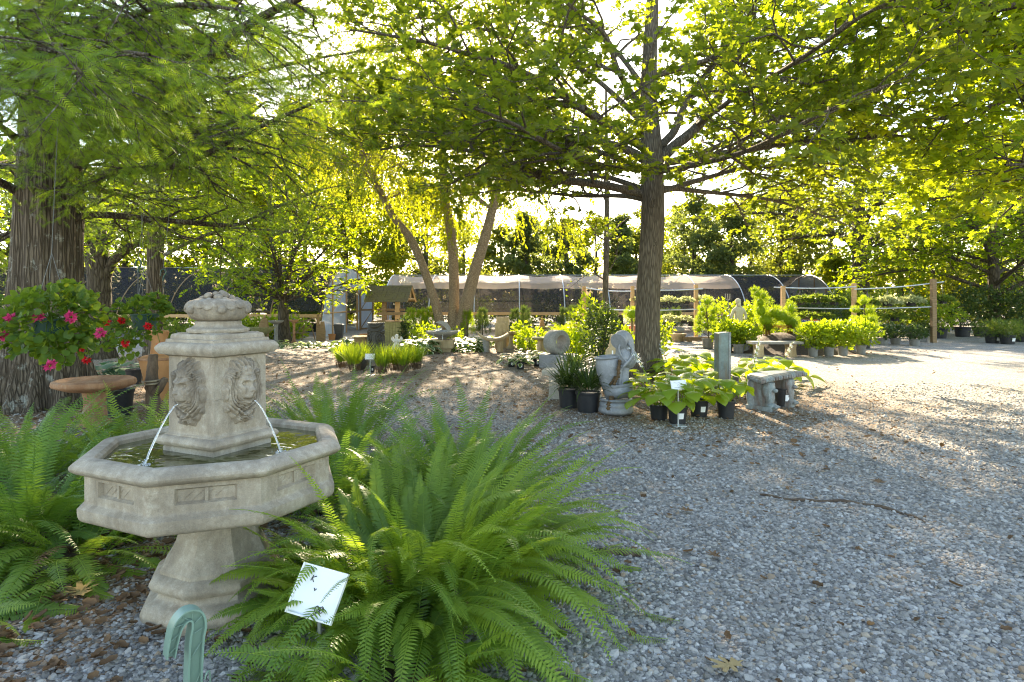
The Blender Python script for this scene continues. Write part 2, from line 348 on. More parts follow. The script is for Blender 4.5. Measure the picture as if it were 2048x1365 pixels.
lit=k.ramp(sep2.outputs[1],[(0,(.07,.045,.028)),(.5,(.19,.125,.08)),(1,(.36,.26,.17))])
dust=k.mix(k.ramp(k.noise(v,1.1,5,.65),[(.42,0.0),(.66,.55)]),gcol,(.30,.255,.20))
lm=k.math('ADD',k.attr('rnd'),k.math('MULTIPLY',k.math('SUBTRACT',k.noise(v,2.6,6,.75),.5),1.3))
lm=k.math('ADD',lm,k.math('MULTIPLY',k.math('SUBTRACT',sep2.outputs[2],.5),.75))
col=k.mix(k.ramp(lm,[(.34,0.0),(.58,1.0)]),dust,lit)
hh=k.mix(pick,d1,d2)
nn=k.bump(k.noise(v,.9,4),.05,.5); nn=k.bump(hh,.018,.9,nn)
# invert: cell centres stand up
nn.node.invert=True
M['ground']=k.done(k.bsdf(col,.9,nn,.2))
fx=np.concatenate([[-900,-300,-120,-60,-38],np.linspace(-26,26,209),[38,60,120,300,900]]); fy=np.concatenate([[-200,-60,-20,-8],np.linspace(-2,34,145),[45,70,120,300,1200]])
X,Y=np.meshgrid(fx,fy); Z=.012*sgn_noise(X,Y,1.1,3)*(np.abs(X)<26)*(Y<34)*(Y>-2)-.006
g=MB(); g.grid(np.stack([X,Y,Z],-1),a=litter_at(X,Y).ravel()); tag(g.build('ground',M['ground'],smooth=True),'grey gravel yard with dappled shade','ground',kind='structure')
def gz(x,y): return float(.012*sgn_noise(np.array([x]),np.array([y]),1.1,3)[0]-.006)

# real loose stones in the near field
ICO_V=[];phi=(1+5**.5)/2
for a in (-1,1):
    for b in (-phi,phi): ICO_V+=[(0,a,b),(a,b,0),(b,0,a)]
ICO_V=nrm(np.array(ICO_V))
def hull_faces(V):
    n=len(V); f=[]
    for i in range(n):
        for j in range(i+1,n):
            for q in range(j+1,n):
                N=np.cross(V[j]-V[i],V[q]-V[i]); 
                s=(V-V[i])@N
                if (s<=1e-6).all(): f.append((i,j,q))
                elif (s>=-1e-6).all(): f.append((i,q,j))
    return f
ICO_F=hull_faces(ICO_V)
OCT_V=np.array([(1,0,0),(-1,0,0),(0,1,0),(0,-1,0),(0,0,1),(0,0,-1)],float); OCT_F=hull_faces(OCT_V)
gr=MB()
def scatter(n,y0,y1,tv,tf,sz,near):
    y=np.sqrt(U(y0*y0,y1*y1,n)); x=U(-1,1,n)*y*.98
    p=litter_at(x,y); keep=(rng.random(n)>np.clip(p*.75,0,.8))&(rng.random(n)<np.clip((11.5-y)/5.5,0,1))&(rng.random(n)<.86+.5*sgn_noise(x,y,1.6,21)); x,y=x[keep],y[keep]
    z=.012*sgn_noise(x,y,1.1,3)-.006
    for q in range(7):
        s=slice(q,None,7); m=len(x[s]); T=tv*(1+.22*rng.standard_normal((len(tv),1)))*np.array([1,U(.6,.9),U(.38,.62)])
        R=np.einsum('ij,njk->nik',np.eye(3),np.array([rot(a) for a in U(0,6.28,m)]))
        tl=rng.standard_normal((m,3))*.28; tl[:,2]=1; ax=np.stack([np.cos(U(0,6.28,m)),np.sin(U(0,6.28,m)),0*x[s]],-1)
        R=basis(ax+tl*[1,1,0]*.3-0*tl,tl)
        sc=sz*np.exp(.30*rng.standard_normal(m)); gr.inst(T,tf,np.stack([x[s],y[s],z[s]+sc*.12],-1),R,sc)
scatter(74000,2.2,4.6,ICO_V,ICO_F,.0118,True); scatter(150000,4.6,11.5,OCT_V,OCT_F,.0142,False)
k=NT('loose_gravel'); v=k.coord(); r=k.attr('rnd')
col=k.ramp(r,[(0,(.125,.117,.108)),(.2,(.205,.195,.18)),(.5,(.32,.303,.28)),(.74,(.40,.38,.35)),(.86,(.5,.485,.46)),(.93,(.40,.32,.24)),(1,(.27,.18,.11))])
col=k.mix(k.math('MULTIPLY',k.noise(v,90,3),.3),col,(.17,.15,.125))
M['gravel']=k.done(k.bsdf(col,.8,k.bump(k.noise(v,260,2),.002),.3))
tag(gr.build('gravel',M['gravel']),'loose grey stone chips covering the near ground','gravel',kind='stuff')
# fallen leaves
def curl_leaf():
    v=[];
    for i,t in enumerate(np.linspace(0,1,5)):
        w=.34*math.sin(pi*(.06+.9*t))**.8
        for c in (-1,0,1): v.append((c*w*(1+.25*((i%2)*2-1)),t,.16*abs(c)+.22*(t-.4)**2))
    f=[(3*i+j,3*i+j+1,3*i+j+4,3*i+j+3) for i in range(4) for j in range(2)]
    return np.array(v),f
lv,lf=curl_leaf(); lt=MB()
n=9000; y=np.sqrt(U(2.3**2,19**2,n)); x=U(-.95,.85,n)*y*.85; keep=rng.random(n)<(.02+.9*litter_at(x,y))*np.where(y<8,1,.6); x,y=x[keep],y[keep]
m=len(x); d=rdir(m)*[1,1,.15]; nn_=rdir(m,3.0); lt.inst(lv,lf,np.stack([x,y,.012*sgn_noise(x,y,1.1,3)+.012],-1),basis(d,nn_),U(.03,.075,m))
n=2600; y=U(2.35,6.2,n); x=U(-3.6,-1.0,n)*y/3.6; p_=litter_at(x,y)+.25*sgn_noise(x,y,3,8); kk=((p_>.34)&(rng.random(n)<.42))|(rng.random(n)<.05); x,y=x[kk],y[kk]; m=len(x); d=rdir(m)*[1,1,.15]; lt.inst(lv,lf,np.stack([x,y,.012*sgn_noise(x,y,1.1,3)+.014],-1),basis(d,rdir(m,3.0)),U(.025,.075,m))
n=420; y=np.sqrt(U(2.4**2,9.0**2,n)); x=U(-.4,.85,n)*y; m=n; d=rdir(m)*[1,1,.15]; lt.inst(lv,lf,np.stack([x,y,.012*sgn_noise(x,y,1.1,3)+.012],-1),basis(d,rdir(m,3.0)),U(.018,.05,m))
tag(lt.build('leaf_litter',M['litter'],smooth=True),'scattered brown fallen leaves lying on the gravel','fallen leaves',kind='stuff')
def lobed_leaf(name,px,py,size,label,mat='dryleaf',ang=0.0):
    out=[(0,-.25),(.05,0),(.28,.08),(.12,.2),(.48,.42),(.38,.5),(.14,.42),(.42,.8),(.28,.84),(.09,.66),(.06,1.0)]
    o=out+[(-a,b) for a,b in out[::-1][:-1]]; o=np.array(o); 
    y=F_PX*EYE/(py-HOR); x=PX(px,y)
    v=np.stack([o[:,0],o[:,1],.12*np.abs(o[:,0])+.15*(o[:,1]-.4)**2],-1); c=np.array([[0,.4,0]])
    b=MB(); b.add(np.vstack([v,c])*size,[(i,(i+1)%len(v),len(v)) for i in range(len(v))])
    return tag(b.build(name,M[mat],smooth=True,loc=(x,y,gz(x,y)+.03),rotz=ang),label,'leaf',group='single fallen leaves on the gravel')
lobed_leaf('fallen_leaf',1478,1333,.13,'pale tan lobed oak leaf lying alone on grey gravel at the bottom edge',ang=1.9)
lobed_leaf('fallen_leaf',1385,1028,.10,'small brown curled leaf on the gravel right of the big fern tips','litter',1.0)
lobed_leaf('fallen_leaf',1757,967,.13,'rusty curled leaf beyond the long buried root on the open gravel','litter',2.6)
lobed_leaf('fallen_leaf',1436,1122,.09,'orange brown scrap of leaf on gravel between root stub and the tan oak leaf','litter',.3)
lobed_leaf('fallen_leaf',165,1203,.17,'large ochre dead leaf on mulch left of the lion fountain base','dryleaf',.7)
def root(name,pts,r,label):
    pp=[]
    for px,py in pts:
        y=F_PX*EYE/(py-HOR); x=PX(px,y); pp.append((x,y,.002))
    pp=crom(pp,8); n=len(pp); rr=r*(.45+.55*np.sin(np.linspace(.15,pi-.1,n))); pp[:,2]+=.006*np.sin(np.arange(n)*.9)
    b=MB(); b.tube(pp,rr,8,jit=.06); return tag(b.build(name,M['drift'],smooth=True),label,'root',group='wood on the gravel')
root('exposed_root',[(1520,990),(1600,1002),(1690,1005),(1780,1020),(1850,1045)],.015,'long thin curving dark root half buried in open gravel')
root('exposed_root',[(1160,1104),(1200,1108),(1240,1107),(1282,1112)],.026,'short stout brown root stub at the tips of the big fern')
# ---------------------------------------------------------------- leaf shapes
def star_leaf():
    h=[(0,0),(.10,.16),(.40,.10),(.26,.30),(.56,.52),(.22,.56),(.20,.72)]; o=h+[(0,1)]+[(-a,b) for a,b in h[:0:-1]]
    o=np.array(o); v=np.stack([o[:,0],o[:,1],.16*np.abs(o[:,0])-.18*(o[:,1]-.3)**2],-1); n=len(v)
    return np.vstack([v,[[0,.42,0]]]),[(i,(i+1)%n,n) for i in range(n)]
STAR=star_leaf()
RH=(np.array([(0,0,0),(.3,.45,.07),(0,1,-.06),(-.3,.45,.07)]),[(0,1,2),(0,2,3)])
TRI3=(np.array([(0,0,0),(.34,.4,.06),(.16,.62,.0),(0,1,-.08),(-.16,.62,0),(-.34,.4,.06)]),[(0,1,2,5),(2,3,4,5)])
def feather():
    v=[];f=[]
    for i in range(9):
        t=.06+.92*i/9; L=.26*math.sin(pi*(.18+.78*t))
        for s in (-1,1):
            k=len(v); v+=[(0,t,0),(s*L,t+.16,-.05),(0.0,t+.045,0)]; f.append((k,k+1,k+2))
    return np.array(v),f
FEA=feather()
# ---------------------------------------------------------------- trees
class Tree:
    def __init__(s): s.W=MB(); s.p=[]; s.d=[]
    def leafy(s, pts, step, side=.6, both=True, z0=0.0):
        p=np.asarray(pts); seg=np.linalg.norm(np.diff(p,axis=0),axis=1); L=np.concatenate([[0],np.cumsum(seg)]); n=max(2,int(L[-1]/step))
        q=np.linspace(.12*L[-1],L[-1],n); x=np.stack([np.interp(q,L,p[:,i]) for i in range(3)],-1)
        t=nrm(np.gradient(x,axis=0)) if n>1 else nrm(p[-1:]-p[:1]); sd=nrm(np.cross(t,[0,0,1.0])+1e-6); sg=np.where(np.arange(n)%2,1,-1)[:,None]
        s.p.append(x+.02*rng.standard_normal(x.shape)); s.d.append(nrm(t*U(.3,.9,n)[:,None]+sd*sg*side+.25*rng.standard_normal(x.shape)+[0,0,z0]))
    def grow(s, pts, r0, r1, lv, c):
        p=np.asarray(pts); n=len(p); s.W.tube(p,np.linspace(r0,r1,n),c['sides'][lv],cap=False,a=.5,jit=.03 if lv==0 else 0)
        seg=np.linalg.norm(np.diff(p,axis=0),axis=1); cum=np.concatenate([[0],np.cumsum(seg)]); L=cum[-1]
        if lv>=c['lv']: s.leafy(p,c['step'],c.get('side',.6),z0=c.get('z0',0)); return
        m=max(1,int(round(L*(1-c['t0'][lv])/c['sp'][lv])))
        for i in range(m+1):
            t=c['t0'][lv]+(1-c['t0'][lv])*(i+.8*rng.random())/(m+.4); t=min(t,.985); q=t*L
            x=np.array([np.interp(q,cum,p[:,k]) for k in range(3)]); j=min(np.searchsorted(cum,q),n-1); T=nrm(p[j]-p[j-1])
            sd=nrm(np.cross(T,[0,0,1.0])+1e-6)*(1 if i%2 else -1); a=math.radians(U(*c['ang'][lv]))
            if i==m: a*=.3
            D=nrm(T*math.cos(a)+sd*math.sin(a)+np.array([0,0,1])*U(*c['up'][lv])+.2*rng.standard_normal(3))
            l=c['len'][lv]*(1-.45*t)*U(.65,1.2); k=c['seg'][lv]; w=np.cumsum(rng.standard_normal((k,3))*c.get('wan',.10),axis=0)
            st=np.arange(1,k+1)[:,None]/k; path=np.vstack([x,x+D*l*st+w*l*.22*st+np.array([0,0,-1])*c['droop'][lv]*l*st**2])
            rb=max(.003,min(np.interp(q,cum,np.linspace(r0,r1,n))*.62,c['rmax'][lv])); s.grow(path,rb,rb*.35,lv+1,c)
    def clump(s, cen, rad, n, flat=.6):
        v=rdir(n)*(U(.15,1,n)**.45)[:,None]; s.p.append(cen+v*np.array([rad,rad,rad*flat])); s.d.append(nrm(v*[1,1,.4]+.6*rng.standard_normal((n,3))+[0,0,-.15]))
    def leaves(s, tmpl, size, up=1.6, var=.3, keep=None):
        p=np.concatenate(s.p); d=np.concatenate(s.d); n=len(p)
        if keep is not None:
            kk=keep(p); p,d=p[kk],d[kk]; n=len(p)
        b=MB(); b.inst(*tmpl,p,basis(d,rdir(n,up)),size*U(1-var,1+var,n)); return b
def inview(p, m=160):   # nothing is grown that no nearby viewpoint could see or that casts no visible shade
    return p[:,1]>-3
def finish(name,label,t,bark,leafmat,tmpl,size,up=1.6,cat='tree',group=None,trunk=None,base=(0,0,0),lname='foliage'):
    o=thing(name,label,cat,base,group=group); off=-np.array(base,float)
    if trunk is not None:
        trunk.V=[v+off for v in trunk.V]; trunk.build('trunk',bark,o,smooth=True)
    if t.W.n: t.W.V=[v+off for v in t.W.V]; t.W.build('branches',bark,o,smooth=True)
    b=t.leaves(tmpl,size,up); b.V=[v+off for v in b.V]; b.build(lname,leafmat,o); return o
def trunk_mesh(pts,rad,n=20,flare=None,ridges=0,k=10,seed=1):
    """tapered trunk; flare=(height,amount,lobes) gives root buttresses"""
    p=crom(pts,k); q=np.linspace(0,1,len(p)); r=np.interp(q,np.linspace(0,1,len(rad)),rad); t=nrm(np.gradient(p,axis=0)); th=np.arange(n)*2*pi/n
    rr=np.repeat(r[:,None],n,1); z=p[:,2]-p[0,2]
    if flare:
        h,a,lo=flare; w=np.exp(-z/h)[:,None]; rr=rr*(1+a*w*(1+.55*np.cos(lo*th+.7)[None,:]+.25*np.cos((lo*2-1)*th)[None,:]))
    rr=rr*(1+.03*np.sin(th*3+z[:,None]*1.3+seed)+.02*np.sin(th*7-z[:,None]*2.1))
    if ridges: rr=rr*(1+(.035+.085*np.exp(-z/1.2)[:,None])*np.sin(ridges*th[None,:]+.5*np.sin(z[:,None]*3)))
    u=nrm(np.cross(t,[0,1.0,0])); w_=np.cross(t,u)
    v=p[:,None,:]+rr[...,None]*(np.cos(th)[None,:,None]*u[:,None,:]+np.sin(th)[None,:,None]*w_[:,None,:])
    b=MB(); b.grid(v,a=.5,closed=True); b.add(v[-1],[tuple(range(n))],.5); return b
def limb_px(pts,k=6): return crom([P(*q) for q in pts],k)

OAKC=dict(lv=3,sides=[8,5,3,3],sp=[.27,.22,.0],t0=[.22,.2,0],ang=[(35,70),(30,65),(0,0)],up=[(.08,.40),(.0,.28),(0,0)],len=[2.1,.85,.0],seg=[5,3,2],droop=[.05,.07,0],rmax=[.032,.009,.004],step=.040,wan=.6)
OAKC['lv']=2
# --- the big oak in the middle
t=Tree(); B=np.array([PX(1297,12.1),12.1,0.0])
trk=trunk_mesh([(B[0],B[1],-.05),(B[0]-.01,B[1],.5),(B[0]+.0,B[1],1.6),P(1304,450,12.1),P(1304,330,12.1),P(1298,200,12.15),P(1300,100,12.2),P(1305,0,12.3),P(1308,-170,12.4)],[.27,.235,.225,.222,.215,.165,.14,.12,.06],22,flare=(.33,.42,5),ridges=11)
th_=np.linspace(0,2*pi,15)[:-1]
for kx,kz,kr in ((1300,410,.062),(1305,490,.035)):      # knots where limbs were cut
    cc=P(kx,kz,12.1)+np.array([0,-.215,0]); R_=rotx(pi/2)
    trk.V.append((np.concatenate([np.stack([np.cos(th_)*r_,np.sin(th_)*r_*1.35,np.full(14,h_)],-1) for r_,h_ in ((kr*1.25,-.02),(kr*1.1,.022),(kr*.75,.026),(kr*.5,-.03))])@R_.T)+cc)
    i=np.arange(3)[:,None]*14; j=np.arange(14)[None,:]; kk=(j+1)%14
    trk.F.append((np.stack([i+j,i+kk,i+14+kk,i+14+j],-1).reshape(-1,4)+trk.n,0)); trk.A.append(np.full(56,.2)); trk.E.append(np.zeros(56)); trk.n+=56
L_=[ ([(1285,388,12.1),(1197,369,11.6),(1091,357,11.1),(1060,338,10.9),(1012,330,10.6),(964,308,10.3),(900,296,9.9),(820,290,9.5)],.085,.018),
 ([(1285,318,12.1),(1250,298,11.9),(1210,287,11.7),(1176,280,11.6),(1094,284,11.4),(1026,277,11.2),(940,287,11.0),(855,285,10.8),(760,300,10.6)],.095,.02),
 ([(1285,290,12.1),(1251,273,12.3),(1169,219,12.8),(1111,207,13.0),(1036,196,13.3),(957,196,13.6),(855,198,14.0),(752,198,14.4),(650,190,14.8)],.09,.02),
 ([(1315,328,12.1),(1348,323,12.0),(1416,313,11.8),(1553,289,11.3),(1638,282,11.0),(1707,282,10.8),(1758,272,10.6),(1826,255,10.4),(1900,262,10.2)],.085,.02),
 ([(1315,325,12.1),(1340,300,12.1),(1400,248,12.2),(1450,170,12.4),(1490,80,12.7),(1505,-30,13.0)],.12,.05),
 ([(1395,250,12.2),(1428,225,11.2),(1491,181,10.1),(1560,144,9.0),(1640,92,7.9),(1720,35,7.0),(1790,0,6.5)],.055,.015),
 ([(1312,300,12.1),(1348,263,12.4),(1372,205,12.8),(1416,143,13.3),(1461,75,13.8),(1485,-20,14.4)],.09,.035),
 ([(1292,230,12.1),(1240,150,11.6),(1210,70,11.2),(1150,20,10.8),(1090,-30,10.5)],.065,.02),
 ([(1292,180,12.1),(1230,100,12.8),(1160,40,13.6),(1080,-20,14.4)],.06,.02),
 ([(1318,385,12.1),(1400,360,12.6),(1500,335,13.2),(1600,340,13.8),(1700,350,14.2)],.06,.015),
 ([(1318,330,12.1),(1420,300,13.2),(1520,250,14.4),(1640,220,15.6),(1740,205,16.6)],.07,.02),
 ([(1292,400,12.1),(1240,392,13.0),(1150,392,14.2),(1050,380,15.6),(960,372,16.8)],.06,.015),
 ([(1290,340,12.1),(1200,330,10.6),(1120,300,9.2),(1030,250,8.1),(930,210,7.3)],.06,.015),
 ([(1310,345,12.1),(1390,330,10.4),(1500,300,9.0),(1640,230,7.6),(1780,170,6.8)],.06,.015),
 ([(1318,375,12.1),(1420,385,12.8),(1540,400,13.4),(1640,430,14.0),(1720,460,14.4)],.055,.012),
 ([(1290,380,12.1),(1200,352,13.4),(1090,345,14.8),(980,345,16.0),(860,350,17.0)],.06,.014),
 ([(1290,300,12.1),(1180,230,11.2),(1060,150,10.6),(940,110,10.2),(830,80,10.0),(700,60,9.8)],.07,.015),
 ([(1290,250,12.1),(1180,150,12.8),(1060,90,13.4),(930,50,14.0),(800,30,14.6)],.06,.015),
 ([(1290,340,12.1),(1190,300,13.8),(1080,250,15.6),(960,240,17.2),(840,240,18.4)],.06,.015),
 ([(1500,270,11.6),(1600,210,12.2),(1700,160,12.8),(1800,90,13.4)],.05,.015) ]
for pts,r0,r1 in L_: t.grow(limb_px(pts),r0,r1,0,OAKC)
for i in range(3):     # the upper crown, mostly above the picture, shades the yard
    z0=U(5.2,9.2); a=U(0,6.28); l=U(3.2,5.0)*(1-.05*(z0-5)); q=np.array([B[0]+.02,12.2,z0]); D=np.array([math.cos(a),math.sin(a),U(.25,.6)])
    t.grow(crom([q,q+D*l*.5+[0,0,.1],q+D*l],5),.06,.015,0,OAKC)

o=thing('oak_tree','tall straight grey trunked oak spreading its limbs over the yard beside the tilted jug fountain','tree',B)
def fin(o,base,trunk,t,bark,leaf,tmpl,size,up=1.6,twig=None,keep=None):
    off=-np.array(base,float)
    if trunk is not None: trunk.V=[v+off for v in trunk.V]; trunk.build('trunk',bark,o,smooth=True)
    if t.W.n: t.W.V=[v+off for v in t.W.V]; t.W.build('branches',twig or bark,o,smooth=True)
    b=t.leaves(tmpl,size,up,keep=keep); b.V=[v+off for v in b.V]; b.build('foliage',leaf,o); return len(np.concatenate(t.p))
print('oak leaves',fin(o,B,trk,t,M['barkoak'],M['oakleaf'],STAR,.118,keep=lambda p:(np.hypot(p[:,0]-B[0],p[:,1]-12.15)>np.where(p[:,2]<6.2,1.35,.7))|(rng.random(len(p))<.22)))

# --- maple standing outside the frame on the right, its crown hangs in at the upper right
t=Tree(); B=np.array([11.5,10.5,0.0]); trk=trunk_mesh([(11.5,10.5,-.05),(11.5,10.5,2),(11.4,10.5,4.5),(11.4,10.4,8)],[.3,.26,.2,.1],16,flare=(.3,.4,5),ridges=9)
for pts in ([(2300,330,10.5),(2150,240,10.3),(2048,192,10.0),(1960,222,9.7),(1860,240,9.4),(1760,230,9.0)],[(2300,200,10.4),(2150,120,10.0),(2000,75,9.6),(1880,60,9.2),(1760,55,8.8)],
   [(2320,330,10.5),(2180,300,11.6),(2050,290,12.6),(1930,300,13.5),(1820,330,14.2)],[(2320,250,10.5),(2180,170,11.6),(2040,120,12.8),(1920,100,13.8)],[(2300,380,10.4),(2200,350,9.4),(2100,330,8.7),(2010,330,8.2)],
   [(2320,380,10.5),(2190,370,11.9),(2080,380,13.2),(1960,385,14.4),(1860,400,15.2)],[(2300,100,10.5),(2150,20,10.8),(2010,0,11.0),(1900,-10,11.2)],[(2300,300,10.5),(2150,330,10.5),(2020,345,10.6),(1900,350,10.7)],[(2300,150,10.5),(2130,30,9.0),(1990,10,8.0),(1880,0,7.4)]):
    t.grow(limb_px(pts),.07,.015,0,OAKC)
for i in range(3):
    z0=U(4.5,7.5); a=U(0,6.28); l=U(3.0,4.4); q=np.array([11.4,10.5,z0]); D=np.array([math.cos(a),math.sin(a),U(.3,.6)]); t.grow(crom([q,q+D*l*.5,q+D*l],5),.06,.015,0,OAKC)
o=thing('maple_tree','bright yellow green star leaved maple whose crown hangs in at the upper right corner','tree',B)
print('maple',fin(o,B,trk,t,M['barkdark'],M['mapleaf'],STAR,.135))

# --- bald cypress at the left
CYP=dict(lv=2,sides=[8,5,3],sp=[.22,.13],t0=[.14,.1],ang=[(45,80),(35,70)],up=[(-.25,.12),(-.2,.1)],len=[1.5,.55],seg=[4,3],droop=[.22,.3],rmax=[.022,.006],step=.040,wan=.5,side=.8,z0=-.25)
t=Tree(); B=np.array([PX(92,8.9),8.9,0.0])
trk=trunk_mesh([(B[0],8.9,-.06),(B[0],8.9,.35),(B[0],8.9,.9),(B[0]+.03,8.9,2.0),P(98,400,8.9),P(98,300,8.9),P(92,180,9.0),P(85,60,9.1),P(80,-150,9.2)],[.50,.47,.43,.41,.40,.36,.30,.25,.14],64,flare=(.62,.34,7),ridges=13,seed=4)
for pts,r0,r1 in [ ([(140,335,8.9),(165,320,8.7),(215,262,8.2),(330,180,7.6),(420,118,7.2),(480,62,6.9),(560,15,6.6),(680,-40,6.3)],.10,.03),
 ([(140,308,8.9),(215,300,8.6),(330,285,8.2),(430,255,7.8),(500,236,7.6),(560,250,7.4)],.06,.015),
 ([(140,390,8.9),(180,368,8.7),(225,345,8.5),(330,335,8.1),(410,310,7.8),(460,282,7.6),(540,245,7.3),(640,200,7.0)],.075,.015),
 ([(145,437,8.9),(200,430,9.2),(330,441,9.8),(430,450,10.2),(480,448,10.4),(540,420,10.8),(640,380,11.3)],.055,.015),
 ([(120,90,9.0),(200,55,8.3),(330,35,7.6),(420,-5,7.1),(520,-40,6.8)],.08,.02),
 ([(60,400,8.9),(20,375,8.5),(-50,340,8.0),(-150,300,7.4)],.08,.02), ([(60,300,8.9),(10,260,8.3),(-80,200,7.6)],.07,.02),
 ([(90,240,8.8),(110,180,7.4),(150,130,6.2),(220,105,5.3),(300,110,4.7)],.055,.012), ([(80,220,8.8),(60,150,7.2),(40,110,5.8),(60,90,4.8),(130,90,4.2)],.05,.012),
 ([(90,170,8.9),(150,90,7.6),(240,40,6.6),(360,10,5.8),(480,20,5.2)],.055,.012), ([(70,200,8.8),(10,160,7.4),(-40,150,6.0),(-30,170,5.0),(60,190,4.5)],.05,.012),
 ([(130,250,8.9),(260,230,9.8),(380,200,10.8),(500,170,11.8),(640,150,12.6)],.06,.015), ([(120,150,9.0),(260,110,10.2),(420,70,11.4),(560,60,12.4)],.06,.015),
 ([(140,200,9),(300,130,9.6),(460,60,10.2),(620,20,10.8)],.06,.015), ([(130,280,9),(280,200,9.8),(450,160,10.8),(620,120,11.6),(740,100,12.2)],.06,.015), ([(120,120,9),(280,60,9.4),(440,10,9.8),(600,-30,10.2)],.06,.015), ([(80,120,8.9),(70,60,7.6),(40,30,6.4),(70,20,5.4)],.05,.012), ([(100,60,9),(120,20,7.8),(170,0,6.6),(240,-10,5.8)],.05,.012), ([(130,330,9),(300,290,10.2),(460,270,11.4),(600,270,12.4)],.05,.012), ([(130,360,8.9),(240,390,10.0),(340,400,11.0),(420,390,12.0)],.045,.012), ([(60,450,8.9),(10,470,9.6),(-60,480,10.4)],.05,.015),([(60,340,8.9),(0,330,10),(-80,320,11.4)],.05,.015) ]:
    t.grow(limb_px(pts),r0,r1,0,CYP)
for i in range(10):
    z0=U(4.6,8.5); a=U(-1.2,1.9); l=U(2.6,4.2); q=np.array([B[0]+.05,9.0,z0]); D=np.array([math.cos(a),math.sin(a),U(.1,.35)]); t.grow(crom([q,q+D*l*.5,q+D*l],5),.05,.012,0,CYP)
o=thing('cypress_tree','massive fluted cypress trunk with lichen behind the pink geranium basket','tree',B)
print('cyp',fin(o,B,trk,t,M['barkcyp'],M['cypleaf'],FEA,.125,.8))

# --- two more trunks behind it
def simple_tree(name,label,B,top,r,limbs,leaf,tmpl,size,cfg,bark,group=None,flare=(.3,.35,5),rid=9,twig=None):
    t=Tree(); B=np.array(B,float); trk=trunk_mesh([B-[0,0,.05],B*[1,1,0]+[0,0,.6],(B+np.array(top))/2+[.05,0,0],top],[r,r*.9,r*.8,r*.35],18,flare=flare,ridges=rid)
    for l in limbs: t.grow(l[0],l[1],l[2],0,cfg)
    o=thing(name,label,'tree',B,group=group); n=fin(o,B,trk,t,bark,leaf,tmpl,size,twig=twig); print(name,n); return o
def auto_limbs(B,top,n,z0,z1,l0,l1,rise=(.1,.45),r=.05,amin=0,amax=6.28):
    out=[]; B=np.array(B,float); top=np.array(top,float)
    for i in range(n):
        f=(i+rng.random())/n; z=z0+(z1-z0)*f; q=B+(top-B)*((z-B[2])/(top[2]-B[2])); a=U(amin,amax) if amax-amin<6 else i*2.4+U(-.5,.5); l=l0+(l1-l0)*f; l*=U(.8,1.2)
        D=np.array([math.cos(a),math.sin(a),U(*rise)]); out.append((crom([q,q+D*l*.5+[0,0,.12*l],q+D*l],5),r*(1-.5*f),r*.25))
    return out
MID=dict(lv=2,sides=[6,4,3],sp=[.40,.24],t0=[.2,.2],ang=[(35,70),(30,65)],up=[(-.1,.25),(-.1,.2)],len=[2.0,.9],seg=[4,3],droop=[.12,.15],rmax=[.03,.009],step=.060,wan=.6)
b_=(PX(307,14),14,0); tp=tuple(P(312,-60,14.2)); simple_tree('cypress_tree','slimmer straight cypress trunk right of the massive fluted trunk',b_,tp,.20,auto_limbs(b_,tp,16,2.2,8.2,3.4,2.2,(-.05,.3),.05)+[(limb_px([(312,440,14),(260,420,13.4),(200,400,12.8),(120,390,12.2)]),.05,.015),(limb_px([(312,260,14),(400,200,14.4),(500,150,14.8),(600,120,15.2)]),.05,.015)],M['cypleaf'],FEA,.15,CYP|dict(step=.055,sp=[.36,.22],len=[1.7,.6]),M['barkcyp'],flare=(.4,.4,6))
b_=(PX(197,16),16,0); tp=tuple(P(190,350,16)); simple_tree('forked_tree','squat forked dark trunk between the two cypress trunks',b_,tp,.33,[(limb_px([(205,560,16),(228,520,16),(268,490,15.8),(310,478,15.6),(380,440,15.4)]),.16,.04),(limb_px([(190,560,16),(170,500,16),(120,470,15.6),(40,440,15.2)]),.15,.04),(limb_px([(195,540,16),(200,470,16.4),(230,400,17),(300,330,17.6)]),.13,.03),(limb_px([(195,540,16),(160,440,16.6),(90,360,17.4),(20,300,18)]),.12,.03),(limb_px([(195,520,16),(250,430,15.2),(330,380,14.6),(420,360,14.2)]),.1,.03)],M['smallmaple'],TRI3,.14,MID,M['barkdark'],flare=(.35,.35,5))

# --- small round maple in front of the left hoop house
b_=np.array([PX(567,22),22,0.0]); t=Tree()
trk=trunk_mesh([b_-[0,0,.05],b_+[0,0,.5],P(566,615,22),P(566,590,22)],[.22,.19,.17,.15],16,flare=(.25,.35,5),ridges=9)
for pts,r0 in [([(566,598,22),(553,550,22),(545,480,22),(540,400,22),(538,330,22)],.12),([(568,600,22),(580,540,22),(590,470,22),(596,380,22)],.11),([(566,606,22),(540,585,21.6),(505,560,21.2),(470,520,20.8),(430,480,20.4)],.07),([(570,606,22),(590,580,22),(630,540,21.8),(680,500,21.6)],.07),([(570,602,22),(600,560,22.6),(650,500,23.2),(700,450,23.6)],.07),
   ([(566,600,22),(560,560,21),(550,520,20),(540,490,19.2)],.07),([(566,600,22),(530,540,22.8),(480,470,23.6),(440,420,24)],.07),([(568,596,22),(585,520,21),(620,440,20.2),(640,390,19.8)],.07),([(566,590,22),(560,500,22.6),(575,410,23),(560,320,23.3)],.08),([(566,604,22),(520,590,22.4),(470,575,22.6),(425,560,22.8)],.05),([(570,604,22),(620,585,21.4),(680,570,21),(720,560,20.8)],.05),([(566,602,22),(540,575,21),(500,560,20),(470,555,19.4)],.05)]:
    t.grow(limb_px(pts),r0,.02,0,MID|dict(step=.062,sp=[.32,.22],len=[1.6,.8]))
o=thing('maple_tree','small round crowned maple with several upright limbs in front of the left hoop house','tree',b_); print('smaple',fin(o,b_,trk,t,M['barkdark'],M['smallmaple'],TRI3,.15))

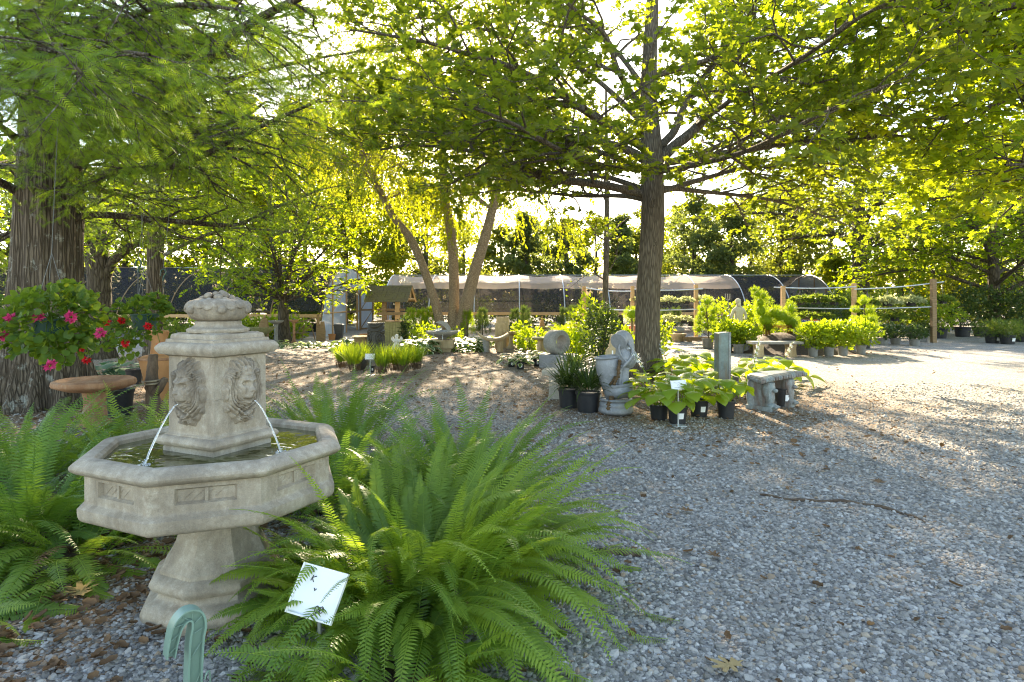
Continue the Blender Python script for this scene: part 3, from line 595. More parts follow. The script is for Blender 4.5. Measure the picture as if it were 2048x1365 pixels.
# --- river birch clump with hanging twigs
b_=np.array([PX(906,25),25,0.0]); t=Tree(); trk=MB()
WEEP=dict(lv=2,sides=[6,4,3],sp=[.42,.26],t0=[.25,.25],ang=[(30,70),(20,60)],up=[(-.1,.2),(-.6,-.2)],len=[2.0,1.3],seg=[4,4],droop=[.35,.9],rmax=[.025,.008],step=.06,wan=.6,z0=-.5)
for pts,rad in [([(888,672,25),(868,600,25),(850,545,25),(822,480,24.8),(785,430,24.6),(745,350,24.4),(705,260,24.2),(680,150,24)],[.19,.17,.165,.15,.13,.11,.05]),([(906,672,25),(908,560,25.2),(902,470,25.4),(890,390,25.6),(885,300,25.8),(880,160,26),(872,20,26.2)],[.22,.20,.18,.16,.13,.05]),([(918,672,25),(930,620,24.8),(945,560,24.6),(962,500,24.4),(985,420,24.2),(1010,300,24),(1030,150,23.8)],[.27,.25,.23,.19,.14,.05])]:
    p=[P(*q) for q in pts]; p[0][2]=-.05; tm=trunk_mesh(p,rad,14,flare=(.3,.2,4),ridges=7); trk.V+=tm.V; trk.F+=[(f+trk.n,m) for f,m in tm.F]; trk.A+=tm.A; trk.E+=tm.E; trk.n+=tm.n
for s_ in ((745,350,24.4),(770,400,24.5),(885,300,25.8),(985,420,24.2),(1010,320,24.0),(880,250,26),(890,390,25.6),(880,180,26),(876,100,26.1),(874,40,26.2),(705,260,24.2),(690,190,24.1),(1015,270,24),(1025,190,23.9),(720,300,24.3),(884,230,25.9),(1030,150,23.8)):
    q=P(*s_)
    for j in range(4):
        a=U(0,6.28); l=U(2.2,4.2); D=np.array([math.cos(a),math.sin(a)*.8,U(.2,.6)]); t.grow(crom([q,q+D*l*.5+[0,0,.2],q+D*l-[0,0,.2]],5),.05,.012,0,WEEP)
o=thing('birch_tree','river birch clump of three leaning peeling trunks in front of the long hoop house','tree',b_); print('birch',fin(o,b_,trk,t,M['barkbirch'],M['birchleaf'],TRI3,.11))

# --- thin bare-limbed tree and the big oak by the right end of the hoop house
b_=(PX(1209,20.5),20.5,0); tp=tuple(P(1212,180,20.5))
simple_tree('young_tree','thin straight young tree with sparse bare twigs between birch and oak',b_,tp,.11,[(limb_px([(1209,480,20.5),(1170,460,20.3),(1140,445,20)]),.03,.008),(limb_px([(1211,480,20.5),(1240,450,20.6),(1262,430,20.8)]),.03,.008),(limb_px([(1210,555,20.5),(1230,520,20.4),(1241,465,20.3)]),.03,.008),(limb_px([(1209,560,20.5),(1180,548,20.2),(1140,575,19.8)]),.025,.006),(limb_px([(1210,400,20.5),(1190,350,20.5),(1180,300,20.5)]),.03,.008),(limb_px([(1211,380,20.5),(1235,330,20.6),(1250,280,20.7)]),.03,.008),(limb_px([(1211,300,20.5),(1180,240,20.8),(1160,190,21)]),.03,.008)],M['oakleaf'],TRI3,.10,MID|dict(step=.30,sp=[.4,.35],len=[1.1,.6],t0=[.3,.3]),M['barkoak'],flare=(.2,.25,5))
b_=(PX(1722,31),31,0); tp=tuple(P(1715,330,31))
simple_tree('oak_tree','broad dark oak standing behind the right end of the long hoop house',b_,tp,.46,auto_limbs(b_,tp,12,3.6,8.0,6.0,4.5,(.05,.45),.14)+[(limb_px([(1718,510,31),(1690,475,31),(1640,470,31),(1570,480,30.6)]),.22,.05),(limb_px([(1726,500,31),(1760,470,31),(1830,440,30.6),(1900,440,30.2)]),.2,.05)],M['bgleaf'],TRI3,.19,MID|dict(step=.075,sp=[.5,.32],len=[2.6,1.2]),M['barkdark'],flare=(.5,.25,6))
b_=(PX(1990,26),26,0); tp=tuple(P(1975,240,26))
simple_tree('maple_tree','layered dark green maple at the right edge behind the potted shrubs',b_,tp,.24,auto_limbs(b_,tp,30,1.5,8.4,5.0,2.8,(-.08,.28),.09),M['smallmaple'],TRI3,.17,MID|dict(step=.062,sp=[.34,.24],len=[2.0,1.0]),M['barkdark'])
# --- trees far behind, each with its own crown
def far_tree(name,label,px,Y,ztop,width,leaf,nc,npc,size,zb=1.5,group='trees behind the hoop houses',rt=.18,tm=RH,narrow=.9):
    x=PX(px,Y); B=np.array([x,Y,0.0]); t=Tree(); trk=trunk_mesh([B-[0,0,.05],B+[0,0,ztop*.3],B+[.1,0,ztop*.6],B+[0,0,ztop*.93]],[rt,rt*.9,rt*.6,rt*.15],10,flare=(.4,.3,5))
    for i in range(nc):
        f=((i+rng.random())/nc); z=zb+(ztop-zb)*f; wz=width*(max(.12,math.sin(pi*min(.97,.16+f*narrow)))**.7); a=U(0,6.28); rr=wz*math.sqrt(rng.random())*.9
        c=np.array([x+math.cos(a)*rr,Y+math.sin(a)*rr,z]); cr=U(.5,1.0)*(.25*width+.25)
        t.clump(c,cr,int(npc*U(.6,1.4)),U(.45,.75)); q=np.array([x,Y,z-rr*.4]); t.W.tube([q,(q+c)/2+[0,0,.15],c],[rt*.35*(1-f)+.02,.02,.01],4,cap=False,a=.5)
    o=thing(name,label,'tree',B,group=group); fin(o,B,trk,t,M['barkdark'],leaf,tm,size,1.0); return o
HP='hoop house'
far_tree('evergreen_tree','slender evergreen behind the long hoop house just right of the birch clump',1050,37,6.6,1.5,M['darkleaf'],30,170,.24)
far_tree('evergreen_tree','dark narrow evergreen behind the long hoop house left of the thin young tree',1130,36,6.0,1.6,M['darkleaf'],30,170,.24)
far_tree('evergreen_tree','loose evergreen seen between the thin young tree and the tall oak trunk',1240,37,6.4,1.7,M['darkleaf'],30,170,.24)
far_tree('evergreen_tree','pale grey green evergreen just right of the tall oak trunk behind the hoop house',1385,36,7.5,1.8,M['darkleaf'],30,150,.22)
far_tree('evergreen_tree','broad dark evergreen rising behind the right half of the long hoop house',1460,35,6.6,2.4,M['darkleaf'],36,170,.22)
far_tree('evergreen_tree','thin evergreen filling the sky gap just left of the tall oak trunk',1270,39,5.6,1.5,M['bgleaf'],26,150,.24)
far_tree('evergreen_tree','evergreen between the two pale grey green ones right of the oak trunk',1420,39,6.4,1.8,M['bgleaf'],30,160,.24)
far_tree('leafy_tree','loose green tree above the long hoop house between the birch and the young tree',1000,40,6.2,2.2,M['bgleaf'],30,160,.24)
far_tree('leafy_tree','sunlit tree far behind the wishing well',790,44,8.2,3.0,M['birchleaf'],34,170,.24,zb=.8)
far_tree('leafy_tree','pale sunlit tree far behind the middle birch stem',925,46,7.4,2.8,M['birchleaf'],34,170,.24,zb=.8)
far_tree('leafy_tree','pale green tree far behind the pagoda lantern',1085,45,7.0,2.6,M['bgleaf'],34,170,.24,zb=.8)
far_tree('leafy_tree','sunlit tree far behind the thin young tree',1190,47,7.6,2.8,M['birchleaf'],34,170,.24,zb=.8)
far_tree('leafy_tree','green tree far behind the tall oak trunk',1300,46,8.0,3.0,M['bgleaf'],34,170,.24,zb=.8)
far_tree('leafy_tree','sunlit tree far behind the hanging baskets right of the oak trunk',1365,47,8.6,3.0,M['birchleaf'],34,170,.24,zb=.8)
far_tree('leafy_tree','green tree far behind the bearded statue',1500,46,9.0,3.4,M['bgleaf'],34,170,.24,zb=.8)
far_tree('leafy_tree','sunlit tree far behind the animal topiary',1600,45,9.5,3.6,M['birchleaf'],34,170,.24,zb=.8)
far_tree('leafy_tree','yellowish broadleaf tree above the bend of the right hoop house end',1560,38,8.0,3.2,M['bgleaf'],44,190,.24)
far_tree('leafy_tree','tall airy pine green tree high behind the right canopy',1660,42,17.5,4.0,M['darkleaf'],60,170,.26,zb=6)
far_tree('leafy_tree','sunlit yellow bush tree at the foot of the broad dark oak',1670,33.5,3.8,2.4,M['birchleaf'],26,190,.2,zb=.3)
far_tree('leafy_tree','sunlit yellow green tree filling the gap right of the broad dark oak',1800,36,6.0,3.2,M['birchleaf'],40,190,.22,zb=.3)
far_tree('leafy_tree','dense green tree behind the layered maple at the far right',2040,33,9.0,4.0,M['bgleaf'],60,200,.22,zb=.5)
far_tree('leafy_tree','tall green tree in the right background below the blue sky gap',1900,40,11.0,4.2,M['bgleaf'],60,190,.26,zb=1.0)
far_tree('leafy_tree','bright yellow green tree behind the left hoop house near its plastic end',690,38,8.5,3.6,M['birchleaf'],50,190,.24,zb=.5)
far_tree('leafy_tree','sunlit tree behind the small round maple on the left',540,38,10.5,4.2,M['birchleaf'],56,190,.24,zb=.5)
far_tree('leafy_tree','sunlit tree between the slim cypress trunk and the small round maple',410,36,10.5,4.2,M['birchleaf'],56,190,.24,zb=.5)
far_tree('leafy_tree','yellow green tree glowing between the cypress trunks',250,34,9.5,3.8,M['birchleaf'],56,190,.22,zb=.3)
far_tree('leafy_tree','shaded green tree at the left edge behind the fluted cypress',20,30,9.0,4.0,M['bgleaf'],56,200,.22,zb=.3)
far_tree('leafy_tree','green tree showing through the birch crown above the hoop house',850,39,9.0,3.4,M['bgleaf'],46,170,.24,zb=2)
far_tree('leafy_tree','tall green tree behind the slim cypress high on the left',340,44,17,5.0,M['bgleaf'],70,180,.3,zb=6)
far_tree('leafy_tree','tall sunlit tree high left of the birch crown',720,47,16,4.6,M['birchleaf'],70,230,.28,zb=5)
far_tree('leafy_tree','tall sunlit tree high above the small round maple',480,45,16,4.6,M['birchleaf'],70,230,.28,zb=5)
far_tree('leafy_tree','tall yellow green tree high between the cypress and the birch',610,46,15.5,5.0,M['birchleaf'],64,240,.3,zb=6)
# ================================================================ lion fountain
FC=np.array([-1.47,3.13,0.0]); OR=math.radians(-47.5); PR=math.radians(-70)
def octa(prof,cham=.02): 
    b=MB(); b.lathe(prof,8,rot0=OR,cham=cham,a=.5); return b
def arc(r0,z0,r1,z1,bulge,n=7):     # rounded moulding between two profile points
    t=np.linspace(0,1,n); dx,dz=r1-r0,z1-z0; l=math.hypot(dx,dz); nx,nz=dz/l,-dx/l; h=bulge*np.sin(pi*t)
    return [(r0+dx*a+nx*b,z0+dz*a+nz*b) for a,b in zip(t,h)]
fo=thing('lion_fountain','octagonal stone fountain with lion heads spouting water into a raised basin','fountain',FC)
prof=[(.10,-.02),(.335,-.02)]+arc(.338,.0,.325,.075,.016)+arc(.300,.085,.272,.125,-.012)+arc(.292,.13,.285,.195,.022)+[(.262,.203),(.262,.222)]
zz=np.linspace(0,1,12); prof+=[(.170+.088*(1-t)**2.2,.226+.27*t) for t in zz]+[(.176,.53)]
octa(prof,0).build('pedestal',M['fount'],fo,smooth=True,sharp=32)
# basin: rounded lower lip, panelled sides, rounded rim, inner well
low=[(.16,.505),(.46,.512)]+arc(.52,.515,.588,.585,.030,9)+arc(.572,.598,.560,.622,-.006,5)
up=[(.560,.727)]+[(.566,.731)]+arc(.590,.735,.590,.795,.030,9)+[(.572,.803),(.528,.800),(.512,.786),(.505,.70),(.1,.70)]
basin=octa(low,0); n16=16
th=OR+np.arange(8)*pi/4; ringv=lambda r,z:np.stack([r*np.cos(th),r*np.sin(th),np.full(8,z)],-1)
for i in range(8):      # recessed panel in each side
    a0,a1=ringv(.560,0)[i],ringv(.560,0)[(i+1)%8]; nx=nrm((a0+a1)/2); L_e=np.linalg.norm(a1-a0); ux=nrm(a1-a0)
    q=lambda u,z,d:a0+ux*u*L_e+np.array([0,0,z])-nx*d
    zs=(.622,.642,.710,.727); us=(0,.22,.78,1)
    g=lambda u,z:q(u,z,0)
    for (u0,u1,z0,z1) in ((0,1,zs[0],zs[1]),(0,1,zs[2],zs[3]),(0,us[1],zs[1],zs[2]),(us[2],1,zs[1],zs[2])): basin.add([g(u0,z0),g(u1,z0),g(u1,z1),g(u0,z1)],[(0,1,2,3)],.5)
    d=.020; m_=.010/L_e; U0,U1,Z0,Z1=us[1],us[2],zs[1],zs[2]
    O=[q(U0,Z0,0),q(U1,Z0,0),q(U1,Z1,0),q(U0,Z1,0)]; I=[q(U0+m_,Z0+.009,d),q(U1-m_,Z0+.009,d),q(U1-m_,Z1-.009,d),q(U0+m_,Z1-.009,d)]
    basin.add(O+I,[(0,1,5,4),(1,2,6,5),(2,3,7,6),(3,0,4,7),(4,5,6,7)],.5)
    mid=(U0+U1)/2; w=.007/L_e; basin.add([q(mid-w,Z0+.006,d+.002),q(mid-w,Z0+.006,d-.009),q(mid+w,Z0+.006,d-.009),q(mid+w,Z0+.006,d+.002),q(mid-w,Z1-.006,d+.002),q(mid-w,Z1-.006,d-.009),q(mid+w,Z1-.006,d-.009),q(mid+w,Z1-.006,d+.002)],[(0,1,5,4),(1,2,6,5),(2,3,7,6)],.0)
    for s_ in (0.03,.52):   # scored diagonal lines in the panels
        for j in range(3):
            u_=U0+.05+s_*(U1-U0)+j*.09; A=q(u_,Z0+.014,d-.0015); Bq=q(u_+.10,Z1-.016,d-.0015)
            if u_+.10<U1-.03: basin.tube([A,Bq],.0012,4,a=.0)
basin.lathe(up,8,rot0=OR,cham=0,a=.5)
basin.build('basin',M['fount'],fo,smooth=True,sharp=30)
k=NT('fountain_water'); v=k.coord(); h=k.noise(v,7,3,.5); h2=k.math('SINE',k.math('MULTIPLY',k.vor(v,4.0),30.0))
wc=k.mix(k.ramp(k.noise(v,6,4),[(.4,0.0),(.6,1.0)]),(.05,.05,.018),(.10,.10,.04))
M['water']=k.done(k.bsdf(wc,.04,k.bump(k.math('ADD',h,k.math('MULTIPLY',h2,.06)),.007),.7))
b=MB(); b.lathe([(.001,.768),(.25,.768),(.509,.768)],8,rot0=OR,cham=.014,a=.5,cap=False); b.build('water',M['water'],fo,smooth=True)
# square pillar
def sq(prof): b=MB(); b.lathe(prof,4,rot0=PR,cham=0,a=.5); return b
p_=[(.235,.70)]+[(.246,.745),(.246,.785),(.240,.795)]+arc(.262,.797,.262,.84,.022,7)+[(.238,.846)]+arc(.236,.85,.222,.876,-.008,5)
p_+=[(.220,.885),(.220,1.228)]
pil=sq(p_)
for k_ in range(4):   # tooled diagonal cracks and a mortar joint on each face
    an=PR+pi/4+k_*pi/2; nx=np.array([math.cos(an),math.sin(an),0]); ux=np.array([-math.sin(an),math.cos(an),0]); c0=nx*.1562
    pil.tube([c0-ux*.15+[0,0,1.03],c0+ux*.15+[0,0,1.03]],.002,4,a=0)
    for j in range(9):
        u=U(-.14,.14); z=U(.90,1.2); l=U(.03,.09); sl=1 if k_%2 else -1
        pil.tube([c0+ux*u+[0,0,z],c0+ux*min(.15,max(-.15,u+sl*l*.6))+[0,0,min(1.225,z+l)]],.0013,4,a=0)
pil.build('pillar',M['fount'],fo,smooth=True,sharp=32)
sq([(.215,1.224),(.24,1.234)]+arc(.262,1.236,.258,1.292,.024,8)+[(.236,1.296),(.234,1.309)]+arc(.214,1.311,.19,1.336,.010,6)+[(.182,1.340),(.12,1.341)]).build('cap',M['fount'],fo,smooth=True,sharp=32)
b=MB(); b.lathe([(.13,1.336)]+arc(.142,1.34,.132,1.362,.008)+arc(.120,1.366,.108,1.392,-.006)+[(.104,1.395),(.05,1.4)],40,a=.5); b.build('neck',M['fount'],fo,smooth=True,sharp=40)
b=MB(); b.lathe([(.07,1.385)]+arc(.075,1.393,.148,1.462,.022,8)+arc(.150,1.467,.09,1.505,.01,6)+[(.001,1.51)],40,a=.5,fn=lambda t:1+.025*np.cos(t*8))
for i in range(18):   # leaves lying over the bowl rim, then fruit and petals heaped above
    a=i*2*pi/18+U(-.08,.08); r=.140; b.ball((r*math.cos(a),r*math.sin(a),1.468+.008*(i%2)),(.024,.025,.010),10,6,.5,R=rot(a)@roty(.95))
    if i%3==0: b.ball((.148*math.cos(a),.148*math.sin(a),1.452),(.020,.020,.020),10,7,.5)
for i in range(22):
    a=i*2.4; r=.090*math.sqrt((i+.5)/22)**.8; z=1.532-.040*(r/.09)**2+U(-.004,.006); s_=U(.015,.024); b.ball((r*math.cos(a),r*math.sin(a),z),(s_,s_,s_*.78),10,7,.5,R=rot(a)@roty(.4))
for i in range(14):
    a=i*2*pi/14+.2; b.ball((.108*math.cos(a),.108*math.sin(a),1.488),(.030,.024,.010),10,6,.5,R=rot(a)@roty(.7))
b.build('fruit_bowl',M['lion'],fo,smooth=True)
# lion heads: carved relief as a height field on the pillar face
def lion():
    nu,nv=170,230; u=np.linspace(-1.15,1.15,nu)[None,:]; v=np.linspace(-1.18,1.18,nv)[:,None]; au=np.abs(u)
    G=lambda cu,cv,su,sv,p=2: np.exp(-(np.abs((u-cu)/su)**p+np.abs((v-cv)/sv)**p))
    S=lambda cu,cv,su,sv,p=2: np.exp(-(np.abs((au-cu)/su)**p+np.abs((v-cv)/sv)**p))
    th=np.arctan2(u,v-.12); ph=np.abs(th)                       # 0 at the top, pi at the chin
    wob=1+.035*np.cos(11*ph)+.03*np.cos(19*ph+1)
    rho=np.sqrt((u*1.03)**2+(v*.96)**2)/wob
    edge=np.clip((1.0-rho)/.14,0,1); edge=edge*edge*(3-2*edge)
    h=.030*edge+.016*np.clip(1-rho**2,0,1)
    # mane: wavy locks that sweep back from the face
    fr=np.sqrt((u/.46)**2+((v-.16)/.58)**2)
    w_=np.clip((ph-.75)/.6,0,1); w_=w_*w_*(3-2*w_); lock=(1-w_)*(ph*13+1.2*np.sin(fr*3.4))+w_*(fr*13.5+ph*3.2+1.1*np.sin(ph*6.5+fr*2))
    ridge=1-np.abs(np.sin(lock))**.8*1.0; fine=np.sin(lock*4+fr*3)
    tier=.5+.5*np.sin(fr*7.5+1.2*np.sin(ph*6)+.8)
    mane=1/(1+np.exp(-(fr-1.0)*16))
    h=h+mane*edge*(-.020*ridge+.0035*fine+.010*tier)
    # face
    h=h+.026*np.clip(1-fr**2,0,1)**.45
    h=h+.022*G(0,-.12,.25,.20,2.6)+.013*G(0,.20,.105,.26,2.5)+.012*G(0,.0,.15,.075,2.5)
    h=h-.013*S(.085,-.035,.040,.024)                              # nostrils
    h=h-.012*np.exp(-(u/.018)**2)*np.exp(-((v+.13)/.09)**4)       # cleft lip
    h=h+.009*S(.13,-.17,.11,.10)                                  # whisker pads
    h=h-.022*np.exp(-((v+.285-.28*au**1.6)/.028)**2)*np.exp(-(au/.27)**6)   # mouth
    h=h+.017*G(0,-.40,.13,.075)                                   # lower lip
    h=h-.021*S(.215,.205,.115,.060,2.5)+.012*S(.21,.20,.060,.036)-.006*np.exp(-((v-.20-.02*np.cos(au*12))/.009)**2)*S(.21,.2,.07,.2,4)
    h=h+.017*np.exp(-((au-.19)/.15)**2-((v-.315-.22*(au-.15))/.042)**2)     # brows
    h=h-.008*np.exp(-((au-.045)/.022)**2)*G(0,.40,.2,.10)-.006*np.exp(-((v-.44-.1*au)/.016)**2)*G(0,.44,.22,.2)
    h=h+.010*S(.33,.04,.09,.12)-.008*np.exp(-((au-.20-.35*(.05-v))/.022)**2)*np.exp(-((v+.02)/.12)**4)   # cheeks and folds
    # ears
    e2=((au-.56)/.135)**2+((v-.52)/.125)**2; h=h+.026*np.exp(-e2**2)-.030*np.exp(-(((au-.565)/.07)**2+((v-.51)/.07)**2)**2)
    # forelock and beard curls
    h=h+np.exp(-((v-.78+.25*au)/.15)**4)*np.exp(-(au/.42)**4)*(.008+.008*np.sin(30*u+9*v))
    bd=np.clip((-.46-v)*7,0,1)*np.exp(-(au/.55)**6); h=h+bd*edge*(.012*np.sin(13*au+5*np.sin(5.2*v+1)+1)+.004*np.sin(31*au+9*v))
    h=np.where(rho<1.0,h,-.012)
    return np.broadcast_to(u,h.shape)*.114,np.broadcast_to(v,h.shape)*.158,h
lu,lw,lh=lion()
for an in (PR-pi/4,PR+pi/4):
    nx=np.array([math.cos(an),math.sin(an),0]); ux=np.array([-math.sin(an),math.cos(an),0]); c0=nx*.1556+[0,0,1.062]
    vv=c0+ux*lu[...,None]+np.array([0,0,1])*lw[...,None]+nx*(lh*.92)[...,None]
    b=MB(); b.grid(vv,a=.5); b.build('lion_head',M['lion'],fo,smooth=True)
k=NT('falling_water'); v=k.coord((30,30,5)); w=k.bsdf((.93,.96,.98),.06,k.bump(k.noise(v,1.0,3),.004),.6,trans=.75); M['jet']=k.done(w)
for (a0,a1) in (((-1.566,2.926,1.012),(-1.627,2.763,.766)),((-1.247,3.028,1.012),(-1.107,3.0,.766))):
    a0,a1=np.array(a0)-FC,np.array(a1)-FC; t=np.linspace(0,1,14)[:,None]; p=a0+(a1-a0)*np.hstack([t,t,t**1.45]); b=MB()
    b.tube(p,np.linspace(.0030,.0046,14),8,jit=.12)
    for i in range(10): 
        aa=i*.628; b.ball(p[-1]+np.array([math.cos(aa)*.022,math.sin(aa)*.022,.004]),(.006,.006,.003),6,4)
    for i in range(40): q_=p[-1]+np.array([rng.normal()*.022,rng.normal()*.022,U(.002,.03)]); b.ball(q_,U(.001,.0032),6,4)
    b.build('water_jet',M['jet'],fo,smooth=True)

# ================================================================ plant builders
def pinna():
    v=np.array([(-.05,0,0),(.05,0,0),(.125,.22,.03),(-.10,.26,.03),(.10,.62,.03),(-.075,.64,.03),(.015,1.0,-.05)]); return v,[(0,1,2,3),(3,2,4,5),(5,4,6)]
PIN=pinna()
def fronds(b, org, az, el0, L, droop, npair=34, wid=.085, curl=1.0, stem=None):
    """one arching fern frond: rachis plus paired leaflets"""
    n=26; t=np.linspace(0,1,n); el=el0-droop*(t**1.25); side=U(-.65,.65); a=az+side*t**1.5
    d=np.stack([np.cos(el)*np.cos(a),np.cos(el)*np.sin(a),np.sin(el)],-1); p=org+np.cumsum(d,0)*L/n; p[:,2]=np.maximum(p[:,2],.02)
    b.tube(p,np.linspace(.0032,.0010,n),3,cap=False,a=1.0,mi=1 if stem else 0)
    q=np.linspace(.10,.992,npair); x=np.stack([np.interp(q,t,p[:,i]) for i in range(3)],-1); T=np.stack([np.interp(q,t,d[:,i]) for i in range(3)],-1)
    sd=nrm(np.cross(T,[0,0,1.0])+1e-6); up=nrm(np.cross(sd,T)); roll=U(-.35,.35)+U(-.5,.5)*q; sd,up=sd*np.cos(roll)[:,None]+up*np.sin(roll)[:,None],up*np.cos(roll)[:,None]-sd*np.sin(roll)[:,None]
    l=wid*np.minimum(1,(q/.16)**.7)*(1-np.clip((q-.45)/.56,0,1)**1.7)+.006; rv=rng.random()
    for s in (1,-1):
        D=sd*s+T*(.28+.25*q)[:,None]-up*.14*curl+.07*rng.standard_normal(x.shape)
        ex=l*U(.88,1.1,npair); b.inst(*PIN,x+T*(.004*s),basis(D,up*curl+.0*T),np.stack([np.full(npair,min(.13,.9*wid)*1.0)*np.clip(l/wid*1.5,.35,1),ex,ex],-1),np.clip(rv*.85+.2*rng.random(npair)+.18*q-.12,0,1))
def fern(name,label,x,y,n,L,wid=.085,mat='fern',rad=.16,el=(.55,1.45),dr=(.9,1.9),azr=(0,6.28),npair=34,z=0.0,group='ferns around the lion fountain',short=(0,0),brown=5):
    b=MB(); 
    for i in range(n):
        az=azr[0]+(azr[1]-azr[0])*((i*.618)%1.0)+U(-.5,.5); e=U(*el); r=rad*1.35*math.sqrt(rng.random()); l=L*U(.62,1.12)*(1-short[1]*max(0,math.cos(az-short[0]))**1.2)
        fronds(b,np.array([r*math.cos(az),r*math.sin(az),z]),az,e,l,U(*dr),npair,wid*U(.8,1.15))
    o=thing(name,label,'fern',(x,y,gz(x,y)),group=group); b.build('fronds',M[mat],o,smooth=False); b=MB()
    for i in range(brown): az=U(0,6.28); fronds(b,np.array([0,0,z]),az,U(.2,.9),L*U(.5,.8),U(1.2,2.2),int(npair*.7),wid*.7)
    b.build('dead_fronds',M['litter'],o)
    c=MB(); c.ball((0,0,.0),(rad*.9,rad*.9,.05),12,6,jit=.12); c.build('crown_base',M['mulchbed'],o,smooth=True); return o
fern('fern','huge bright arching fern sprawling over gravel right of the lion fountain',-.50,3.26,400,1.0,.050,'fern',.36,(.5,1.56),(.6,2.3),npair=54,short=(pi*.93,.45),brown=14)
fern('fern','low front fern reaching over the green plastic hook at the bottom edge',-.46,2.46,70,.62,.050,'fern',.16,(.2,1.2),(.7,1.7),npair=38)
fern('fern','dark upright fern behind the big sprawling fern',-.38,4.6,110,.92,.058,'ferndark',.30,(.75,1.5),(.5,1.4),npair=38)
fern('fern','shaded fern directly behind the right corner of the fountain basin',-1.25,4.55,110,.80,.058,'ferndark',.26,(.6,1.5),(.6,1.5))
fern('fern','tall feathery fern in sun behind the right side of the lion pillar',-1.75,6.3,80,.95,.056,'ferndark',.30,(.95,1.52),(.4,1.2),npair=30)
fern('fern','bright sunlit fern behind the left rim of the fountain beneath the clay pan',-3.15,5.3,90,.78,.055,'fern',.22,(.6,1.5),(.6,1.5),npair=32)
fern('fern','slim upright fern between the driftwood stake and the lion pillar',-3.0,5.9,34,.72,.06,'fern',.14,(1.0,1.52),(.3,.9),npair=32)
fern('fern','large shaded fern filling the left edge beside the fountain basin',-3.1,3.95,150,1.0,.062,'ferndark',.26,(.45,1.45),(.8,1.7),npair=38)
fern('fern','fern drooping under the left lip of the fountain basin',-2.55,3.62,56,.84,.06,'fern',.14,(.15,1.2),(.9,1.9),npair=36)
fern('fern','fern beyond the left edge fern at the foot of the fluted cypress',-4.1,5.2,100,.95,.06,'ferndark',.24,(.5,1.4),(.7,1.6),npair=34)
fern('fern','low fern tip poking in at the lower left corner',-2.62,2.85,24,.62,.056,'fern',.10,(.05,.8),(.5,1.2),npair=34)

def blade(b,org,az,el0,L,w,droop,n=6,mi=0,fold=.25,a=None):   # strap / grass blade
    t=np.linspace(0,1,n); el=el0-droop*t**1.3; d=np.stack([np.cos(el)*math.cos(az),np.cos(el)*math.sin(az),np.sin(el)],-1); p=org+np.cumsum(d,0)*L/n
    sd=np.array([-math.sin(az),math.cos(az),0]); ww=w*np.sin(pi*(.25+.72*t)); ww[-1]=w*.04
    up=np.cross(sd,d); v=np.stack([p-sd*ww[:,None]+up*(fold*ww)[:,None],p,p+sd*ww[:,None]+up*(fold*ww)[:,None]],1); b.grid(v,a=a,mi=mi)
def hleaf(b,org,az,el0,pet,L,w,droop,a,mi=0,stem=True):       # petiole and broad heart-shaped blade
    n=7; t=np.linspace(0,1,4); p=org+np.array([math.cos(az)*math.cos(el0),math.sin(az)*math.cos(el0),math.sin(el0)])*pet*t[:,None]; p[:,2]-=pet*.12*t**2
    if stem: b.tube(p,[.006,.005,.004,.004],4,cap=False,a=.9)
    tt=np.linspace(0,1,n); e=el0*.45-.15-droop*tt; d=np.stack([np.cos(e)*math.cos(az),np.cos(e)*math.sin(az),np.sin(e)],-1); q=p[-1]+np.cumsum(d,0)*L/n
    wd=w*np.array([.30,.88,1.0,.92,.70,.40,.02]); sd=np.array([-math.sin(az),math.cos(az),0]); up=np.cross(sd,d); ro=U(-.3,.3); sd,up=sd*math.cos(ro)+up*math.sin(ro),up*math.cos(ro)-sd*math.sin(ro)
    cs=np.array([-1,-.72,-.36,0,.36,.72,1]); ed=np.array([1,.55,.1,0,.1,.55,1])
    z=.14*np.abs(cs)**1.2+.03*np.cos(cs*9); v=q[:,None,:]+sd*(cs[None,:,None]*wd[:,None,None])+up*(z[None,:,None]*wd[:,None,None])
    v[0,:,:]-=d[0]*(np.abs(cs)*.16*L)[:,None]; E=np.maximum(np.repeat(ed[None],n,0),np.repeat((tt**7)[:,None],7,1)); b.grid(v,a=a,e=E,mi=mi)
def hosta(name,label,x,y,n,L,mat='hosta',z=0.0,w=.40,pot=None,el=(.35,1.3),pet=1.1,group=None,flowers=0,fdir=None,potlabel=True,cat='hosta',rad=.05,hang=(.5,1.2)):
    o=thing(name,label,cat,(x,y,gz(x,y)+z),group=group); b=MB(); zz=.0
    if pot: potmesh(pot[0],pot[1],pot[2] if len(pot)>2 else 'black',o,tagged=len(pot)>3); zz=pot[1]*.92
    for i in range(n):
        az=i*2.4+U(-.4,.4); f=(i+.5)/n; e=el[1]+(el[0]-el[1])*f; l=L*U(.75,1.15); hleaf(b,np.array([rad*math.cos(az),rad*math.sin(az),zz]),az,e,l*pet*U(.8,1.2),l,l*w*U(.9,1.1),U(*hang),rng.random())
    b.build('leaves',M[mat],o,smooth=True)
    for i in range(flowers):
        a=fdir if fdir is not None else U(0,6.28); l=L*U(2.2,2.9); t=np.linspace(0,1,7)[:,None]; d=np.array([math.cos(a)*.35,math.sin(a)*.35,1.0]); p=np.array([0,0,zz])+d*l*t+np.array([math.cos(a),math.sin(a),-.2])*.25*l*t**2
        f=MB(); f.tube(p,.004,5,a=.3)
        for j in range(9):
            c=p[-1]-(p[-1]-p[-3])*(j/9); aa=j*2.1; dd=np.array([math.cos(aa),math.sin(aa),-.25])
            for s_ in range(5): blade(f,c,aa+(s_-2)*.35,-.1+.25*((s_%2)*2-1),.055,.009,.6,4,mi=1)
        f.build('flower_stalk',[M['hosta'],M['wflower']],o,smooth=True)
    return o
